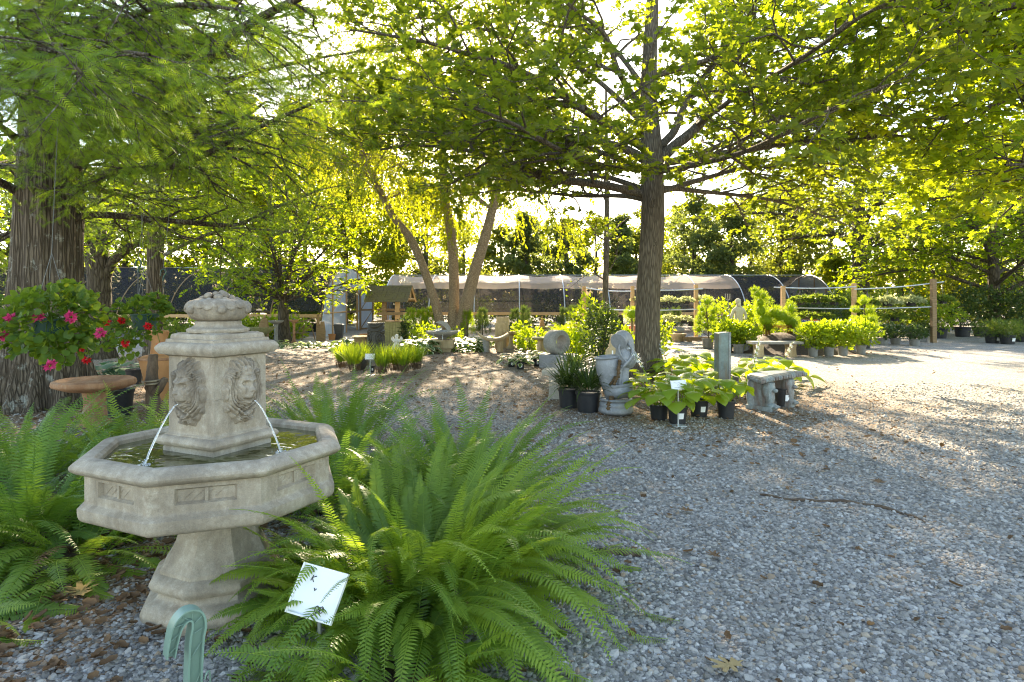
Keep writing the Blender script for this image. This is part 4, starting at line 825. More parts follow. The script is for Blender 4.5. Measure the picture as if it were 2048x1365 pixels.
def potmesh(r,h,mat,parent,tagged=False,taper=.80,name='pot',z=0.0):
    b=MB(); b.lathe([(r*taper*.96,z),(r*taper,z+.004),(r*.95,z+h*.86),(r*1.0,z+h*.865),(r*1.03,z+h*.90),(r*1.03,z+h),(r*.97,z+h),(r*.95,z+h*.92),(.001,z+h*.90)],28,a=.5)
    p=b.build(name,M[mat],parent,smooth=True,sharp=35)
    if tagged:
        w=.07*min(1,r/.13); th=np.linspace(-.26,.26,6)-pi/2+.15; rr=r*(taper+.1)+.004; v=np.stack([np.stack([rr*np.cos(th)*(1+.13*q),rr*np.sin(th)*(1+.13*q),np.full(6,z+h*(.32+.34*q))],-1) for q in (0,1)]); c=MB(); c.grid(v,a=.5)
        q=rr*1.03+.002; c.add([(q*math.cos(t_),q*math.sin(t_),z+h*zq) for t_,zq in ((-1.62,.47),(-1.35,.47),(-1.35,.53),(-1.62,.53))],[(0,1,2,3)],.5,mi=1)
        c.build('pot_label',[M['tagwhite'],M['ink']],parent,smooth=True)
    return p
def shrub(name,label,x,y,rx,rz,zc,n,size,mat,tm=RH,pot=None,group=None,cat='shrub',z=0.0,lump=.18,up=1.0,stem=True,ry=None,label2=None,flat=0.0):
    """leaves spread through a lumpy volume, on twigs"""
    o=thing(name,label,cat,(x,y,gz(x,y)+z),group=group)
    if pot: potmesh(pot[0],pot[1],pot[2] if len(pot)>2 else 'black',o,tagged=len(pot)>3)
    d=rdir(n); r=U(.0,1,n)**.36; ph=rng.uniform(0,6.28,6); lum=1+lump*(np.sin(d[:,0]*5+ph[0])*np.sin(d[:,1]*5+ph[1])+.7*np.sin(d[:,2]*6+ph[2]+d[:,0]*4)); p=d*(r*lum)[:,None]*np.array([rx,ry or rx,rz])+[0,0,zc]
    kk=p[:,2]>.02; p,d=p[kk],d[kk]; m=len(p); b=MB(); D=nrm(d+.7*rng.standard_normal((m,3))+[0,0,.35]); b.inst(*tm,p,basis(D,rdir(m,up)),size*U(.65,1.3,m)); b.build('foliage',M[mat],o)
    if stem:
        s=MB(); 
        for i in range(7):
            a=U(0,6.28); e=np.array([math.cos(a)*rx*.6,math.sin(a)*rx*.6,zc+rz*U(-.1,.6)]); s.tube(crom([(0,0,.0),(e*[.25,.25,.5]),e],4),np.linspace(.014,.004,9),5,cap=False,a=.5)
        s.build('stems',M['twig'],o,smooth=True)
    return o
def grassy(name,label,x,y,n,L,mat,w=.006,pot=None,el=(.7,1.5),dr=(.2,1.2),rad=.06,group=None,cat='grass',dead=0,z0=None):
    o=thing(name,label,cat,(x,y,gz(x,y)),group=group); zz=0
    if pot: potmesh(pot[0],pot[1],pot[2] if len(pot)>2 else 'black',o,tagged=len(pot)>3); zz=pot[1]*.92
    b=MB()
    for i in range(n):
        a=U(0,6.28); r=rad*math.sqrt(rng.random()); blade(b,np.array([r*math.cos(a),r*math.sin(a),zz if z0 is None else z0]),a,U(*el),L*U(.6,1.15),w*U(.7,1.2),U(*dr),5)
    b.build('blades',M[mat],o,smooth=True)
    if dead:
        b=MB()
        for i in range(dead):
            a=U(0,6.28); r=rad*1.5*math.sqrt(rng.random()); blade(b,np.array([r*math.cos(a),r*math.sin(a),0.0]),a,U(1.2,1.55),L*U(.3,.6),w*.9,U(-.1,.2),4)
        b.build('dry_stems',M['deadgrass'],o)
    return o
def GP(px,py): y=F_PX*EYE/(py-HOR); return PX(px,y),y
def at(px,Y): return PX(px,Y),Y
# ================================================================ near left
def sign(name,label,x,y,h,w,t,tilt,yaw,lines,roll=0.0,lean=0.0,stake=True,group='white price signs',base=True):
    o=thing(name,label,'sign',(x,y,gz(x,y)),yaw,group=group); R=rotx(-tilt)@rot(0)@roty(roll)
    b=MB(); b.box((0,0,0),(w,.006,t),a=.5); 
    for s_ in (-1,1): b.box((s_*(w/2-.004),-.008,0),(.008,.014,t),a=.5)
    b.box((0,-.008,-t/2+.004),(w-.018,.014,.008),a=.5)
    b.V=[v@R.T+[0,0,h] for v in b.V]; b.build('sign_plate',M['tagwhite'],o,bevel=.002)
    ink=MB()
    for stroke in lines:
        q=[(u*w/2,-.0045,v*t/2) for u,v in stroke]; ink.tube(np.array(q)@R.T+[0,0,h],max(.0011,t*.010),4,a=.5)
    ink.build('handwriting',M['ink'],o)
    s=MB(); s.tube([(0,.012,-.1),(lean,.012,h-t*.15)],.009,6,a=.5)
    s.build('stake',M['zinc'],o,smooth=True)
    if base: s=MB(); s.box((0,.0,.008),(w*.85,.14,.008),a=.5); s.build('foot_plate',M['zinc'],o,bevel=.002)
    return o
def arcpts(cx,cy,rx,ry,a0,a1,n=9): return [(cx+rx*math.cos(a),cy+ry*math.sin(a)) for a in np.linspace(a0,a1,n)]
big=[[(-.52,.82),(-.50,.70)],[(-.42,.62),(-.47,.38)],[(-.28,.60),(-.45,.50),(-.33,.36)],arcpts(.20,-.58,.075,.13,0,6.3),arcpts(.40,-.56,.075,.13,0,6.3),[(-.02,-.93),(.18,-.80),(.44,-.50)],[(-.2,.15),(-.16,.05),(-.1,.14)]]
y=2.50; sign('price_sign','white tilted plastic price sign with handwriting half covered by big fern fronds',PX(636,y),y,.335,.205,.19,.55,-.18,big,roll=.16,base=False)
def wr(rows):     # illegible handwritten rows, as on the small signs
    out=[]; r=np.random.default_rng(5)
    for v,u0,u1 in rows:
        n=int((u1-u0)*11); u=np.linspace(u0,u1,n); out.append([(a,v+r.uniform(-.09,.09)) for a in u])
    return out
x,y=GP(740,751); sign('price_sign','small white price sign on a thin metal stand before the black carved cylinder fountain',x,y,.375,.19,.115,.25,.0,wr([(.55,-.5,.5),(.1,-.3,.45),(-.4,-.6,.6)]))
x,y=GP(1357,852); sign('price_sign','white price sign on a metal stand among the potted hostas by the oak',x,y,.49,.19,.115,.35,.12,wr([(.5,-.6,.2),(.0,-.2,.6),(-.5,-.6,.1)]),roll=-.05)
# green plastic plant hook
y=2.22; o=thing('plant_hook','sage green plastic hooked stake standing at the bottom edge before the lion fountain','plant hook',(PX(392,y),y,-.068),.75)
b=MB(); path=crom([(-.012,0,.02),(-.010,0,.22),(-.004,0,.36),(.004,0,.415),(-.004,0,.452),(-.035,0,.462),(-.064,0,.435),(-.078,0,.385),(-.086,0,.335)],6); n=len(path); wv=np.interp(np.linspace(0,1,n),[0,.35,.5,.7,1],[.024,.026,.022,.019,.014])
tn=nrm(np.gradient(path,axis=0)); nn_=np.cross(tn,[0,1.0,0])
ring=[(-.026,-1),(.026,-1),(.026,-.72),(.004,-.72),(.004,.72),(.026,.72),(.026,1),(-.026,1),(-.026,.72),(-.004,.72),(-.004,-.72),(-.026,-.72)]
v=np.stack([path+nn_*(w_*wv)[:,None]+np.array([0,1,0])*yy for yy,w_ in ring],1); b.grid(v,a=.5,closed=True); b.add(v[0],[tuple(range(11,-1,-1))],.5); b.add(v[-1],[tuple(range(12))],.5)
for i in range(4,n-3,5):
    j=min(i+3,n-1); b.tube([path[i]+nn_[i]*wv[i]*.8-[0,.016,0],path[j]-nn_[j]*wv[j]*.8-[0,.016,0]],.0016,4,a=.5)
b.build('hook_body',M['hook'],o,smooth=True,sharp=40)
b=MB()
for q,(dx,zt) in enumerate(((.035,.245),(.022,.195),(.010,.15))): b.tube(crom([(dx+.012,-.02,.0),(dx+.006,-.02,zt-.03),(dx,-.024,zt),(dx-.010,-.03,zt-.004),(dx-.014,-.03,zt-.02)],5),.0032,6,a=.5)
b.build('hook_prongs',M['hook'],o,smooth=True)
# hanging baskets of geranium
RL=np.array([(0,0,0)]+[(.5*math.sin(a)*(1+.10*math.cos(5*a)),.48-.5*math.cos(a)*(1+.1*math.cos(5*a)),.12*math.sin(a)**2) for a in np.linspace(.35,2*pi-.35,12)]+[(0,.45,-.04)]); RLF=[(i,i+1,13) for i in range(1,12)]+[(0,1,13),(12,0,13)]
def geranium(name,label,c,rx,rz,n,ls,flow,fmat,pot,top,trail=(0,0,0)):
    o=thing(name,label,'hanging basket',c); potmesh(pot[0],pot[1],pot[2],o,name='basket_pot',z=-pot[1])
    d=rdir(n); d[:,2]=np.where(d[:,2]<-.3,d[:,2]*.8,d[:,2]); r=U(.25,1,n)**.5; p=d*r[:,None]*np.array([rx,rx*.9,rz])*(1+.15*np.sin(d[:,:1]*6)); p=p+np.array(trail)*np.clip(-p[:,2:3]/rz+.2,0,1)
    inside=(np.hypot(p[:,0],p[:,1])<pot[0]*1.0)&(p[:,2]<0)&(p[:,2]>-pot[1]); p=p[~inside]; d=d[~inside]
    b=MB(); m=len(p); b.inst(RL,RLF,p,basis(nrm(d+.5*rng.standard_normal((m,3))),rdir(m,1.3)+d*.8),ls*U(.55,1.2,m)); b.build('leaves',M['geran'],o,smooth=True)
    st=MB()
    for f in flow:
        f=np.array(f); st.tube(crom([f*.25+[0,0,.03],f*.7+[0,0,.05],f],4),.0035,5,a=.9)
        fl=MB(); m=46; dd=rdir(m); fl.inst(*TRI3,f+dd*.012,basis(dd+.3*rdir(m),rdir(m)),.036*U(.8,1.2,m)); fl.build('flower_head',M[fmat],o,smooth=True)
    for i in range(26): 
        e=p[rng.integers(len(p))]; st.tube(crom([(0,0,0),e*.5+[0,0,.08],e],4),.003,4,cap=False,a=.9)
    st.build('stems',M['geran'],o,smooth=True)
    w=MB(); ap=np.array([top[0]-c[0],top[1]-c[1],.5])*[.2,.2,1]
    for a in (.3,2.4,4.5): w.tube([(pot[0]*math.cos(a),pot[0]*math.sin(a),0),ap],.0022,4,a=.5)
    w.tube([ap,np.array(top)-c],.002,4,a=.5); w.build('hanger',M['string'],o); return o
c=P(100,638,4.7); hd=lambda px,py,y=4.45: P(px,py,y)-c
geranium('geranium_basket','bushy hanging basket with magenta pink flowers before the fluted cypress trunk',c,.40,.25,900,.058,[hd(22,637),hd(75,632),hd(142,634),hd(8,672),hd(100,731,4.4),hd(200,667,4.5)],'pink',(.14,.13,'greenpot'),P(116,235,5.1),trail=(.05,0,-.12))
c=P(290,628,6.6); hd=lambda px,py,y=6.35: P(px,py,y)-c
geranium('geranium_basket','hanging basket with scarlet flowers in a dark green pot left of the fountain finial',c,.30,.20,560,.058,[hd(213,646),hd(244,641),hd(297,653),hd(250,687),hd(173,720),hd(161,700),hd(322,692)],'red',(.135,.17,'greenpot'),P(282,420,7.0),trail=(-.30,0,-.30))
for i,(px,py,Y) in enumerate(((276,530,6.9),(326,548,7.2))):
    c=P(px,py,Y); o=thing('hanger_hook',('black plastic hanger hook dangling above the scarlet flower basket','lower black plastic hanger hook beside the slim cypress trunk')[i],'hook',c); b=MB(); b.tube(crom([(-.03,0,-.02),(-.02,0,.04),(.02,0,.05),(.035,0,.01),(.01,0,-.03),(0,0,-.08)],6),.008,6,a=.5); b.build('hook_curl',M['greenpot'],o,smooth=True)
    b=MB(); b.tube([(0,0,-.08),(0,0,-.35)],.003,4,a=.5); b.tube([(0,0,.045),(.02,.1,.75)],.0025,4,a=.5); b.build('hook_wire',M['string'],o)
# clay pan on a pedestal, black pots, driftwood
y=7.5; x=PX(190,y); o=thing('clay_birdbath','weathered terracotta pan on a stub pedestal at the foot of the fluted cypress','birdbath',(x,y,0))
b=MB(); b.lathe([(.10,.40),(.30,.425),(.425,.475),(.438,.50),(.43,.535),(.40,.55),(.36,.53),(.2,.50),(.001,.49)],36,a=.5,fn=lambda t:1+.012*np.sin(7*t)); b.build('pan',M['terra'],o,smooth=True,sharp=50)
b=MB(); b.lathe([(.18,-.02),(.17,.04),(.13,.08),(.115,.3),(.14,.41)],24,a=.5); b.build('pedestal',M['terra'],o,smooth=True,sharp=50)
def lone_pot(name,label,x,y,r,h,mat='black',tagged=False,group=None,z=0):
    o=thing(name,label,'pot',(x,y,gz(x,y)+z),group=group); potmesh(r,h,mat,o,tagged=tagged,name='pot_body'); b=MB(); b.ball((0,0,h*.86),(r*.9,r*.9,h*.08),14,6,jit=.08); b.build('soil',M['mulchbed'],o,smooth=True); return o
lone_pot('nursery_pot','empty black pot tucked behind the right side of the terracotta pan',PX(240,8.1),8.1,.165,.34)
y=8.0; x=PX(305,y); o=thing('driftwood_stake','dark gnarled wooden stake wound with rope left of the lion pillar','stake',(x,y,0)); b=MB(); b.tube(crom([(.03,0,-.05),(.02,0,.15),(-.02,.02,.38),(.0,0,.62),(.01,0,.8)],6),np.interp(np.linspace(0,1,25),[0,.5,1],[.10,.075,.055]),12,jit=.05,a=.5)
b.tube(crom([(.0,0,.28),(.10,-.03,.36),(.18,-.02,.50)],5),[.05]*5+[.045]*5+[.03],10,jit=.06,a=.5); b.build('stake_body',M['drift'],o,smooth=True)
b=MB(); th=np.linspace(0,4*pi,40); b.tube(np.stack([.085*np.cos(th),.085*np.sin(th),.40+.018*th/pi],-1),.012,6,a=.5); b.tube(crom([(.085,0,.47),(.2,.05,.45),(.38,.1,.52),(.55,.15,.55)],6),.012,6,a=.5); b.build('rope',M['rope'],o,smooth=True)
y=9.4; x=PX(318,y); o=thing('clay_urn','orange clay urn glimpsed between the scarlet basket and the pillar cap','urn',(x,y,0)); b=MB(); b.lathe([(.13,-.01),(.15,.05),(.2,.3),(.26,.55),(.27,.62),(.22,.66),(.12,.68),(.10,.86),(.14,1.02),(.12,1.04)],28,a=.5); b.build('urn_body',M['orange'],o,smooth=True,sharp=50)
b=MB(); b.lathe([(.275,.60),(.29,.62),(.275,.64)],28,a=.5,cap=False); b.build('urn_band',M['terra'],o,smooth=True)
y=10.3; x=PX(14,y); o=thing('stone_bowl','shallow tan stone bowl on a black drum at the far left edge','bowl',(x,y,0)); b=MB(); b.lathe([(.06,.36),(.14,.38),(.24,.46),(.25,.49),(.22,.49),(.12,.43),(.001,.42)],28,a=.5); b.build('bowl_dish',M['tanstone'],o,smooth=True,sharp=45); b=MB(); b.lathe([(.15,-.01),(.15,.2),(.08,.22),(.07,.37)],20,a=.5); b.build('bowl_drum',M['black'],o,smooth=True,sharp=45)
lone_pot('nursery_pot','black pot with white label at the far left edge below the stone bowl',PX(-2,9.6),9.6,.15,.26,tagged=True)
hosta('hosta','smooth blue green hosta behind the scarlet geranium basket',*at(236,12),26,.34,'hostablue',z=.0,w=.42,el=(.2,1.1))
hosta('hosta','second blue green hosta low beside the squat forked trunk',*at(205,12.6),16,.32,'hostablue',w=.42,el=(.2,1.0))
hosta('hosta','light green broad hosta in shade at the foot of the fluted cypress',*at(110,5.95),15,.30,'hosta',w=.36,el=(.1,.9))
hosta('hosta','small light green hosta at the far left edge beneath the stone bowl',*at(25,8.6),14,.26,'hosta',w=.36,el=(.1,.9))
lone_pot('nursery_pot','small black pot standing behind the driftwood stake',PX(268,11.2),11.2,.14,.26)

# ================================================================ pitcher fountain group by the oak
x,y=PX(1232,8.25),8.25; o=thing('jug_fountain','pale glazed fountain of one tilted jug pouring into stacked jars with rusty stains','fountain',(x,y,0))
b=MB(); b.lathe([(.14,-.01)]+arc(.17,.0,.215,.10,.04,7)+arc(.215,.10,.185,.165,.018,6)+[(.19,.17)]+arc(.205,.172,.20,.205,.014,5)+[(.185,.207),(.175,.19),(.001,.185)],36,c=(.0,0,0),a=.5); b.build('lower_bowl',M['pitcher'],o,smooth=True,sharp=45)
b=MB(); b.lathe([(.10,.0)]+arc(.12,.0,.185,.15,.035,8)+[(.19,.155),(.192,.185),(.178,.19),(.165,.17),(.001,.15)],36,a=.5); b.V=[v@roty(-.13).T+[.045,-.02,.215] for v in b.V]; b.build('middle_bowl',M['pitcher'],o,smooth=True,sharp=45)
b=MB(); b.lathe([(.07,.0)]+[(.09,.06),(.125,.2),(.155,.33),(.165,.42),(.158,.50),(.15,.52)]+arc(.165,.525,.165,.555,.012,5)+[(.15,.56),(.135,.54),(.12,.45),(.001,.43)],36,a=.5); b.V=[v@roty(-.10).T+[-.055,.05,.20] for v in b.V]; b.build('tall_jar',M['pitcher'],o,smooth=True,sharp=45)
b=MB(); b.tube(crom([(.10,.03,.22),(.10,.02,.42),(.115,.02,.60),(.12,.02,.70)],5),np.interp(np.linspace(0,1,16),[0,.5,1],[.09,.065,.075]),16,a=.5); b.tube(crom([(.04,-.02,.30),(.045,-.03,.45),(.06,-.02,.64)],5),.03,10,a=.5); b.build('support_column',M['pitcher'],o,smooth=True)
b=MB(); b.lathe([(.02,-.155)]+arc(.06,-.15,.10,.12,.075,10)+[(.085,.17)],32,a=.5); R_=roty(-.35)@rotx(.15); b.V=[v@R_.T+[.135,.035,.735] for v in b.V]
hp=crom([(.135,.035,.80),(.135,.04,.89),(.115,.03,.965),(.075,-.01,.99),(.02,-.085,.955)],7); hr=np.interp(np.linspace(0,1,len(hp)),[0,.3,.6,.85,1],[.115,.115,.112,.105,.110]); b.tube(hp,hr,28,cap=False,a=.5)
tn_=nrm(hp[-1]-hp[-2]); b.tube(np.vstack([hp[-1:],hp[-1:]+tn_*.012,hp[-1:]+tn_*.010,hp[-1:]-tn_*.05,hp[-1:]-tn_*.11]),[.112,.110,.096,.092,.085],28,cap=False,a=.5); b.build('tilted_jug',M['pitcher'],o,smooth=True,sharp=60)
b=MB(); b.tube(crom([(.05,-.07,.93),(.02,-.10,.86),(.06,-.10,.76),(.12,-.12,.68),(.05,-.10,.63)],6),[.013]*25,8,a=.5); b.tube(crom([(.15,-.09,.93),(.20,-.10,.84),(.17,-.13,.74),(.10,-.13,.66),(.06,-.10,.60)],6),[.019]*25,10,a=.5); b.build('jug_handle',M['pitcher'],o,smooth=True)
b=MB()
for (pts,r) in (([(.03,-.11,.72),(.02,-.12,.66),(.0,-.13,.60),(.0,-.125,.52),(-.03,-.125,.46),(-.055,-.13,.40),(-.05,-.12,.30),(-.04,-.13,.24)],.020),([(-.05,-.13,.26),(-.10,-.15,.21),(-.13,-.155,.14),(-.12,-.17,.07)],.03),([(-.12,-.02,.34),(-.08,-.09,.42),(-.03,-.12,.50)],.016)):
    q=crom(pts,6); r=r*1.25; q[:,0]+=.05*np.sin(np.linspace(0,3,len(q)))*.2; b.tube(q,r*(.6+.4*np.abs(np.sin(np.arange(len(q))*.9))),8,jit=.16,a=.5)
b.build('mineral_stain',M['rust'],o,smooth=True)
# wooden slab with a tag behind the jug
y=10.4; x=PX(1224,y); o=thing('carved_slab','tan wavy edged wooden slab standing behind the jug fountain','slab',(x,y,0)); b=MB(); b.prism([(-.15,-.02),(.13,-.02),(.12,.3),(.14,.5),(.10,.62),(.12,.92),(-.02,.93),(-.05,.72),(-.10,.66),(-.12,.45),(-.16,.3)],-.05,.05,a=.5); b.build('slab_body',M['tanstone'],o,bevel=.015); b=MB(); b.box((0.0,-.055,.58),(.022,.004,.16),a=.5); b.build('slab_tag',M['tagwhite'],o)
# pots of liriope and the stone bench
def bench(name,label,x,y,rz,w,d,h,mat,top=None,legw=.12,legd=None,inset=.18,curve=0.0,topt=.06):
    o=thing(name,label,'bench',(x,y,0),rz); legd=legd or d*.72
    b=MB(); n=14; u=np.linspace(-w/2,w/2,n); 
    pr=[(-d/2,-topt),(-d/2-.012,-topt*.5),(-d/2,0),(d/2,0),(d/2+.012,-topt*.5),(d/2,-topt)]; v=np.array([[(a,yy+curve*(a/w*2)**2,h+zz) for yy,zz in pr] for a in u]); b.grid(v,a=.5,closed=True); b.add(v[0],[tuple(range(6))],.5); b.add(v[-1],[tuple(range(5,-1,-1))],.5); b.build('seat_slab',M[top or mat],o,bevel=.008)
    for s_ in (-1,1):
        b=MB(); cx=s_*(w/2-inset); b.prism([(-legw*.62,-.03),(legw*.62,-.03),(legw*.5,.05),(legw*.42,h*.5),(legw*.52,h-topt-.004),(-legw*.52,h-topt-.004),(-legw*.42,h*.5),(-legw*.5,.05)],-legd/2,legd/2,(cx,curve*.5,0),a=.5); b.build('bench_leg',M[mat],o,bevel=.012)
    return o
bench('stone_bench','pale concrete bench partly hidden by two black pots of strappy leaves',PX(1150,9.5),9.5,-.25,.95,.36,.44,'conc',legw=.16,inset=.17,topt=.09)
for i,(px,Y,r) in enumerate(((1138,8.75,.155),(1176,8.45,.17))):
    grassy('liriope_pot',('black pot of dark strappy leaves in front of the concrete bench, farther left one','black pot of dark strappy leaves touching the jug fountain on its left')[i],*at(px,Y),190,.52,'liriope',.011,(r,.27),(.5,1.5),(.3,1.5),.09,group='pots of strappy leaves by the concrete bench',cat='potted plant')
grassy('liriope_pot','dark strappy plant behind the concrete bench beside the grey stone block',*at(1150,10.9),150,.5,'liriope',.011,(.15,.24),(.5,1.5),(.3,1.5),.09,group='pots of strappy leaves by the concrete bench',cat='potted plant')
# hostas around the oak
HG='hostas around the oak'
for i,(px,py,n,L,w,lab,kw) in enumerate((
 (1318,838,17,.25,.40,'potted light green hosta between the jug fountain and the price sign',dict(pot=(.12,.19),flowers=1,fdir=2.4)),
 (1355,846,15,.25,.40,'potted hosta with a white pot label right behind the price sign',dict(pot=(.12,.21,'black',1))),
 (1398,832,16,.25,.40,'potted hosta with a pot label right of the price sign',dict(pot=(.125,.21,'black',1))),
 (1452,836,15,.23,.36,'narrow stemmed potted hosta just left of the blue green bench',dict(pot=(.115,.22),el=(.7,1.4))),
 (1380,745,24,.30,.40,'large lit hosta in the ground right of the oak trunk',dict()),
 (1345,762,22,.28,.40,'hosta hugging the right foot of the oak trunk',dict(flowers=2,fdir=2.0)),
 (1420,785,18,.27,.40,'hosta in front of the green bronze pillar',dict()),
 (1300,790,16,.26,.42,'broad leaved hosta at the front root of the oak',dict(flowers=1,fdir=1.9)),
 (1500,778,20,.30,.38,'hosta behind the left end of the blue green bench',dict(flowers=2,fdir=.9)),
 (1555,770,18,.30,.38,'hosta whose leaves reach past the right end of the blue green bench',dict(flowers=1,fdir=.6)),
 (1520,752,18,.29,.38,'farthest hosta on the sunny side of the blue green bench',dict()))):
    x,y=GP(px,py); kw.setdefault('el',(.45,1.45)); hosta('hosta',lab,x,y,int(n*1.25),L*1.12,'hosta',w=w,group=HG,hang=(.9,1.9),pet=1.25,**kw)
lone_pot('nursery_pot','black pot with white label behind the right leg of the blue green bench',*at(1566,8.9),.11,.26,tagged=True)
# bronze pillar fountain
y=9.9; x=PX(1445,y); o=thing('pillar_fountain','tall green bronze pillar fountain among hostas right of the oak','fountain',(x,y,0),.12); b=MB(); b.prism([(-.10,-.02),(.06,-.02),(.06,.99),(-.10,.975)],-.09,.09,a=.5); b.build('pillar_slab',M['patina'],o,bevel=.006)
b=MB(); v=[]; b.box((.078,0,.49),(.035,.19,1.0),a=.5)
for i in range(24): b.box((.0965,U(-.07,.07),.06+.038*i),(.006,.05,.018),a=.5)
b.build('ribbed_edge',M['patbench'],o,bevel=.003)
b=MB(); b.box((.16,0,.20),(.13,.2,.05),a=.5); b.box((.22,0,.25),(.015,.2,.07),a=.5); b.box((.16,0,.07),(.1,.16,.18),a=.5); b.build('spill_basin',M['patbench'],o,bevel=.006)
# carved bench
x,y=PX(1542,8.75),8.75; o=thing('carved_bench','blue green cast bench with carved lion legs at the edge of the hostas','bench',(x,y,0),.72)
n=28; u=np.linspace(-1,1,n); W2,D2,hh=.52,.20,.47
def sweep(prof):  # crescent shaped slab
    rows=[]
    for a in u:
        cx=W2*math.sin(a*1.15)/math.sin(1.15); cy=-.16*(1-math.cos(a*1.15))+.05; nx,ny=math.sin(-a*.75),math.cos(a*.75); rows.append([(cx+nx*d*1.0,cy+ny*d,z) for d,z in prof])
    return np.array(rows)
b=MB(); v=sweep([(-D2,hh-.075),(-D2-.012,hh-.05),(-D2-.004,hh-.02),(-D2+.03,hh),(D2-.03,hh),(D2+.004,hh-.02),(D2+.012,hh-.05),(D2,hh-.075)]); b.grid(v,a=.5,closed=True); b.add(v[0],[tuple(range(8))],.5); b.add(v[-1],[tuple(range(7,-1,-1))],.5); slab=b
b=MB(); v=sweep([(-D2+.05,hh+.004),(D2-.05,hh+.004)])[2:-2]; b.grid(v,a=.5); b.build('seat_inset',M['benchtop'],o,smooth=True)
b=slab; e=sweep([(-D2-.016,hh-.045)])[:,0]; e2=sweep([(D2+.016,hh-.045)])[:,0]; pp=np.linspace(0,n-1,22)
for E in (e,e2):
    for q in pp:
        c=np.array([np.interp(q,np.arange(n),E[:,i]) for i in range(3)]); b.ball(c,(.013,.010,.026),8,6,.5)
for s_ in (0,-1):
    A,Bq=sweep([(-D2,hh-.045),(D2,hh-.045)])[s_]
    for q in np.linspace(.08,.92,9): b.ball(A+(Bq-A)*q+[(-.006,.006)[s_],0,0],(.012,.014,.026),8,6,.5)
b.build('seat_slab',M['patbench'],o,smooth=True,sharp=40)
for s_ in (-1,1):
    L_=MB(); cx=s_*.29; cy=.0
    L_.box((cx,cy,.02),(.17,.36,.07),a=.5); L_.tube(crom([(cx,cy-.11,.05),(cx,cy-.125,.14),(cx,cy-.10,.26),(cx,cy-.12,.385)],6),np.interp(np.linspace(0,1,19),[0,.2,.5,.8,1],[.055,.05,.075,.09,.07]),14,jit=.03,a=.5)
    L_.tube(crom([(cx,cy+.12,.05),(cx,cy+.14,.2),(cx,cy+.10,.385)],6),np.interp(np.linspace(0,1,13),[0,.5,1],[.07,.065,.08]),12,jit=.02,a=.5); L_.box((cx,cy+.02,.21),(.08,.2,.34),a=.5)
    L_.ball((cx,cy-.15,.065),(.07,.075,.045),12,8,.5)
    for k_ in (-1,0,1): L_.ball((cx+k_*.035,cy-.215,.055),(.018,.03,.025),8,6,.5)
    for i in range(20):   # mane curls
        a=U(-1.4,1.4); z=U(.17,.36); r=.088; L_.tube(crom([(cx+r*math.sin(a),cy-.10-r*math.cos(a)*.75,z+.03),(cx+r*1.12*math.sin(a+.15),cy-.10-r*.85*math.cos(a),z),(cx+r*.95*math.sin(a),cy-.10-r*.75*math.cos(a),z-.045)],4),.009,6,a=.5)
    for k_ in (-1,1): L_.ball((cx+k_*.055,cy-.13,.33),(.025,.02,.03),8,6,.5)
    L_.ball((cx,cy-.20,.275),(.035,.04,.03),10,7,.5); L_.build('lion_leg',M['patbench'],o,smooth=True,sharp=50)
# ================================================================ middle distance, left of the birch
def lathe_part(o,name,prof,mat,n=28,c=(0,0,0),R=None,fn=None,sharp=45):
    b=MB(); b.lathe(prof,n,a=.5,fn=fn)
    b.V=[(v@np.array(R).T if R is not None else v)+np.array(c) for v in b.V]; return b.build(name,M[mat],o,smooth=True,sharp=sharp)
def birdbath(name,label,x,y,h,r,mat,colr=.07,square=False,top=None,group=None,cat='birdbath'):
    o=thing(name,label,cat,(x,y,gz(x,y)),group=group)
    lathe_part(o,'bowl',[(colr,h-.12),(r*.6,h-.09),(r*.95,h-.035),(r,h),(r*.93,h),(r*.6,h-.05),(.001,h-.06)],top or mat)
    lathe_part(o,'pedestal',[(colr*2.1,-.02),(colr*2.0,.04),(colr*1.3,.08),(colr,.16),(colr*.85,h*.5),(colr*1.0,h-.14),(colr*1.4,h-.115)],mat,4 if square else 24); return o
x,y=at(552,21.5); birdbath('birdbath','dark grey birdbath beside the small round maple trunk',x,y,.80,.26,'grey',.07)
x,y=at(588,21.8); o=birdbath('birdbath','slender clay birdbath with a curled wire ornament right of the small round maple',x,y,.82,.17,'terra',.05); b=MB(); th=np.linspace(0,5,24); b.tube(np.stack([.10*np.cos(th),0*th,.95+.11*np.sin(th)],-1),.014,6,a=.5); b.tube([(0,0,.76),(.02,0,.85)],.014,6,a=.5); b.build('wire_ornament',M['patina'],o,smooth=True)
x,y=at(524,20.6); o=thing('shell_fountain','dark half round stone basin with an upright carved back left of the small round maple','fountain',(x,y,0)); lathe_part(o,'basin',[(.10,.34),(.25,.42),(.40,.56),(.42,.60),(.37,.60),(.2,.47),(.001,.44)],'mossy'); lathe_part(o,'pedestal',[(.16,-.02),(.15,.06),(.09,.12),(.10,.36)],'mossy')
b=MB(); b.prism([(-.14,.0),(.16,.0),(.18,.5),(.15,.82),(.05,.95),(-.05,.86),(-.13,.7),(-.17,.4)],.05,.17,a=.5); b.build('carved_back',M['oldwood'],o,bevel=.03)
bench('stone_bench','small curved pale bench beyond the fountain cap on the left',PX(503,19.6),19.6,.3,.62,.3,.36,'conc',inset=.14)
HV='white edged hostas in the middle distance'
for i,(px,Y,lab) in enumerate(((538,20.3,'clump of small white edged hosta at the foot of the small round maple'),(590,19.8,'white flecked hosta clump right of the small round maple'),(618,19.6,'white flecked hosta clump in the middle of the border before the plank frame'),(645,19.9,'white flecked hosta clump at the right end of the border before the plank frame'))):
    hosta('hosta',lab,*at(px,Y),44,.20,'hostavar',w=.34,el=(.1,1.0),group=HV,rad=.24)
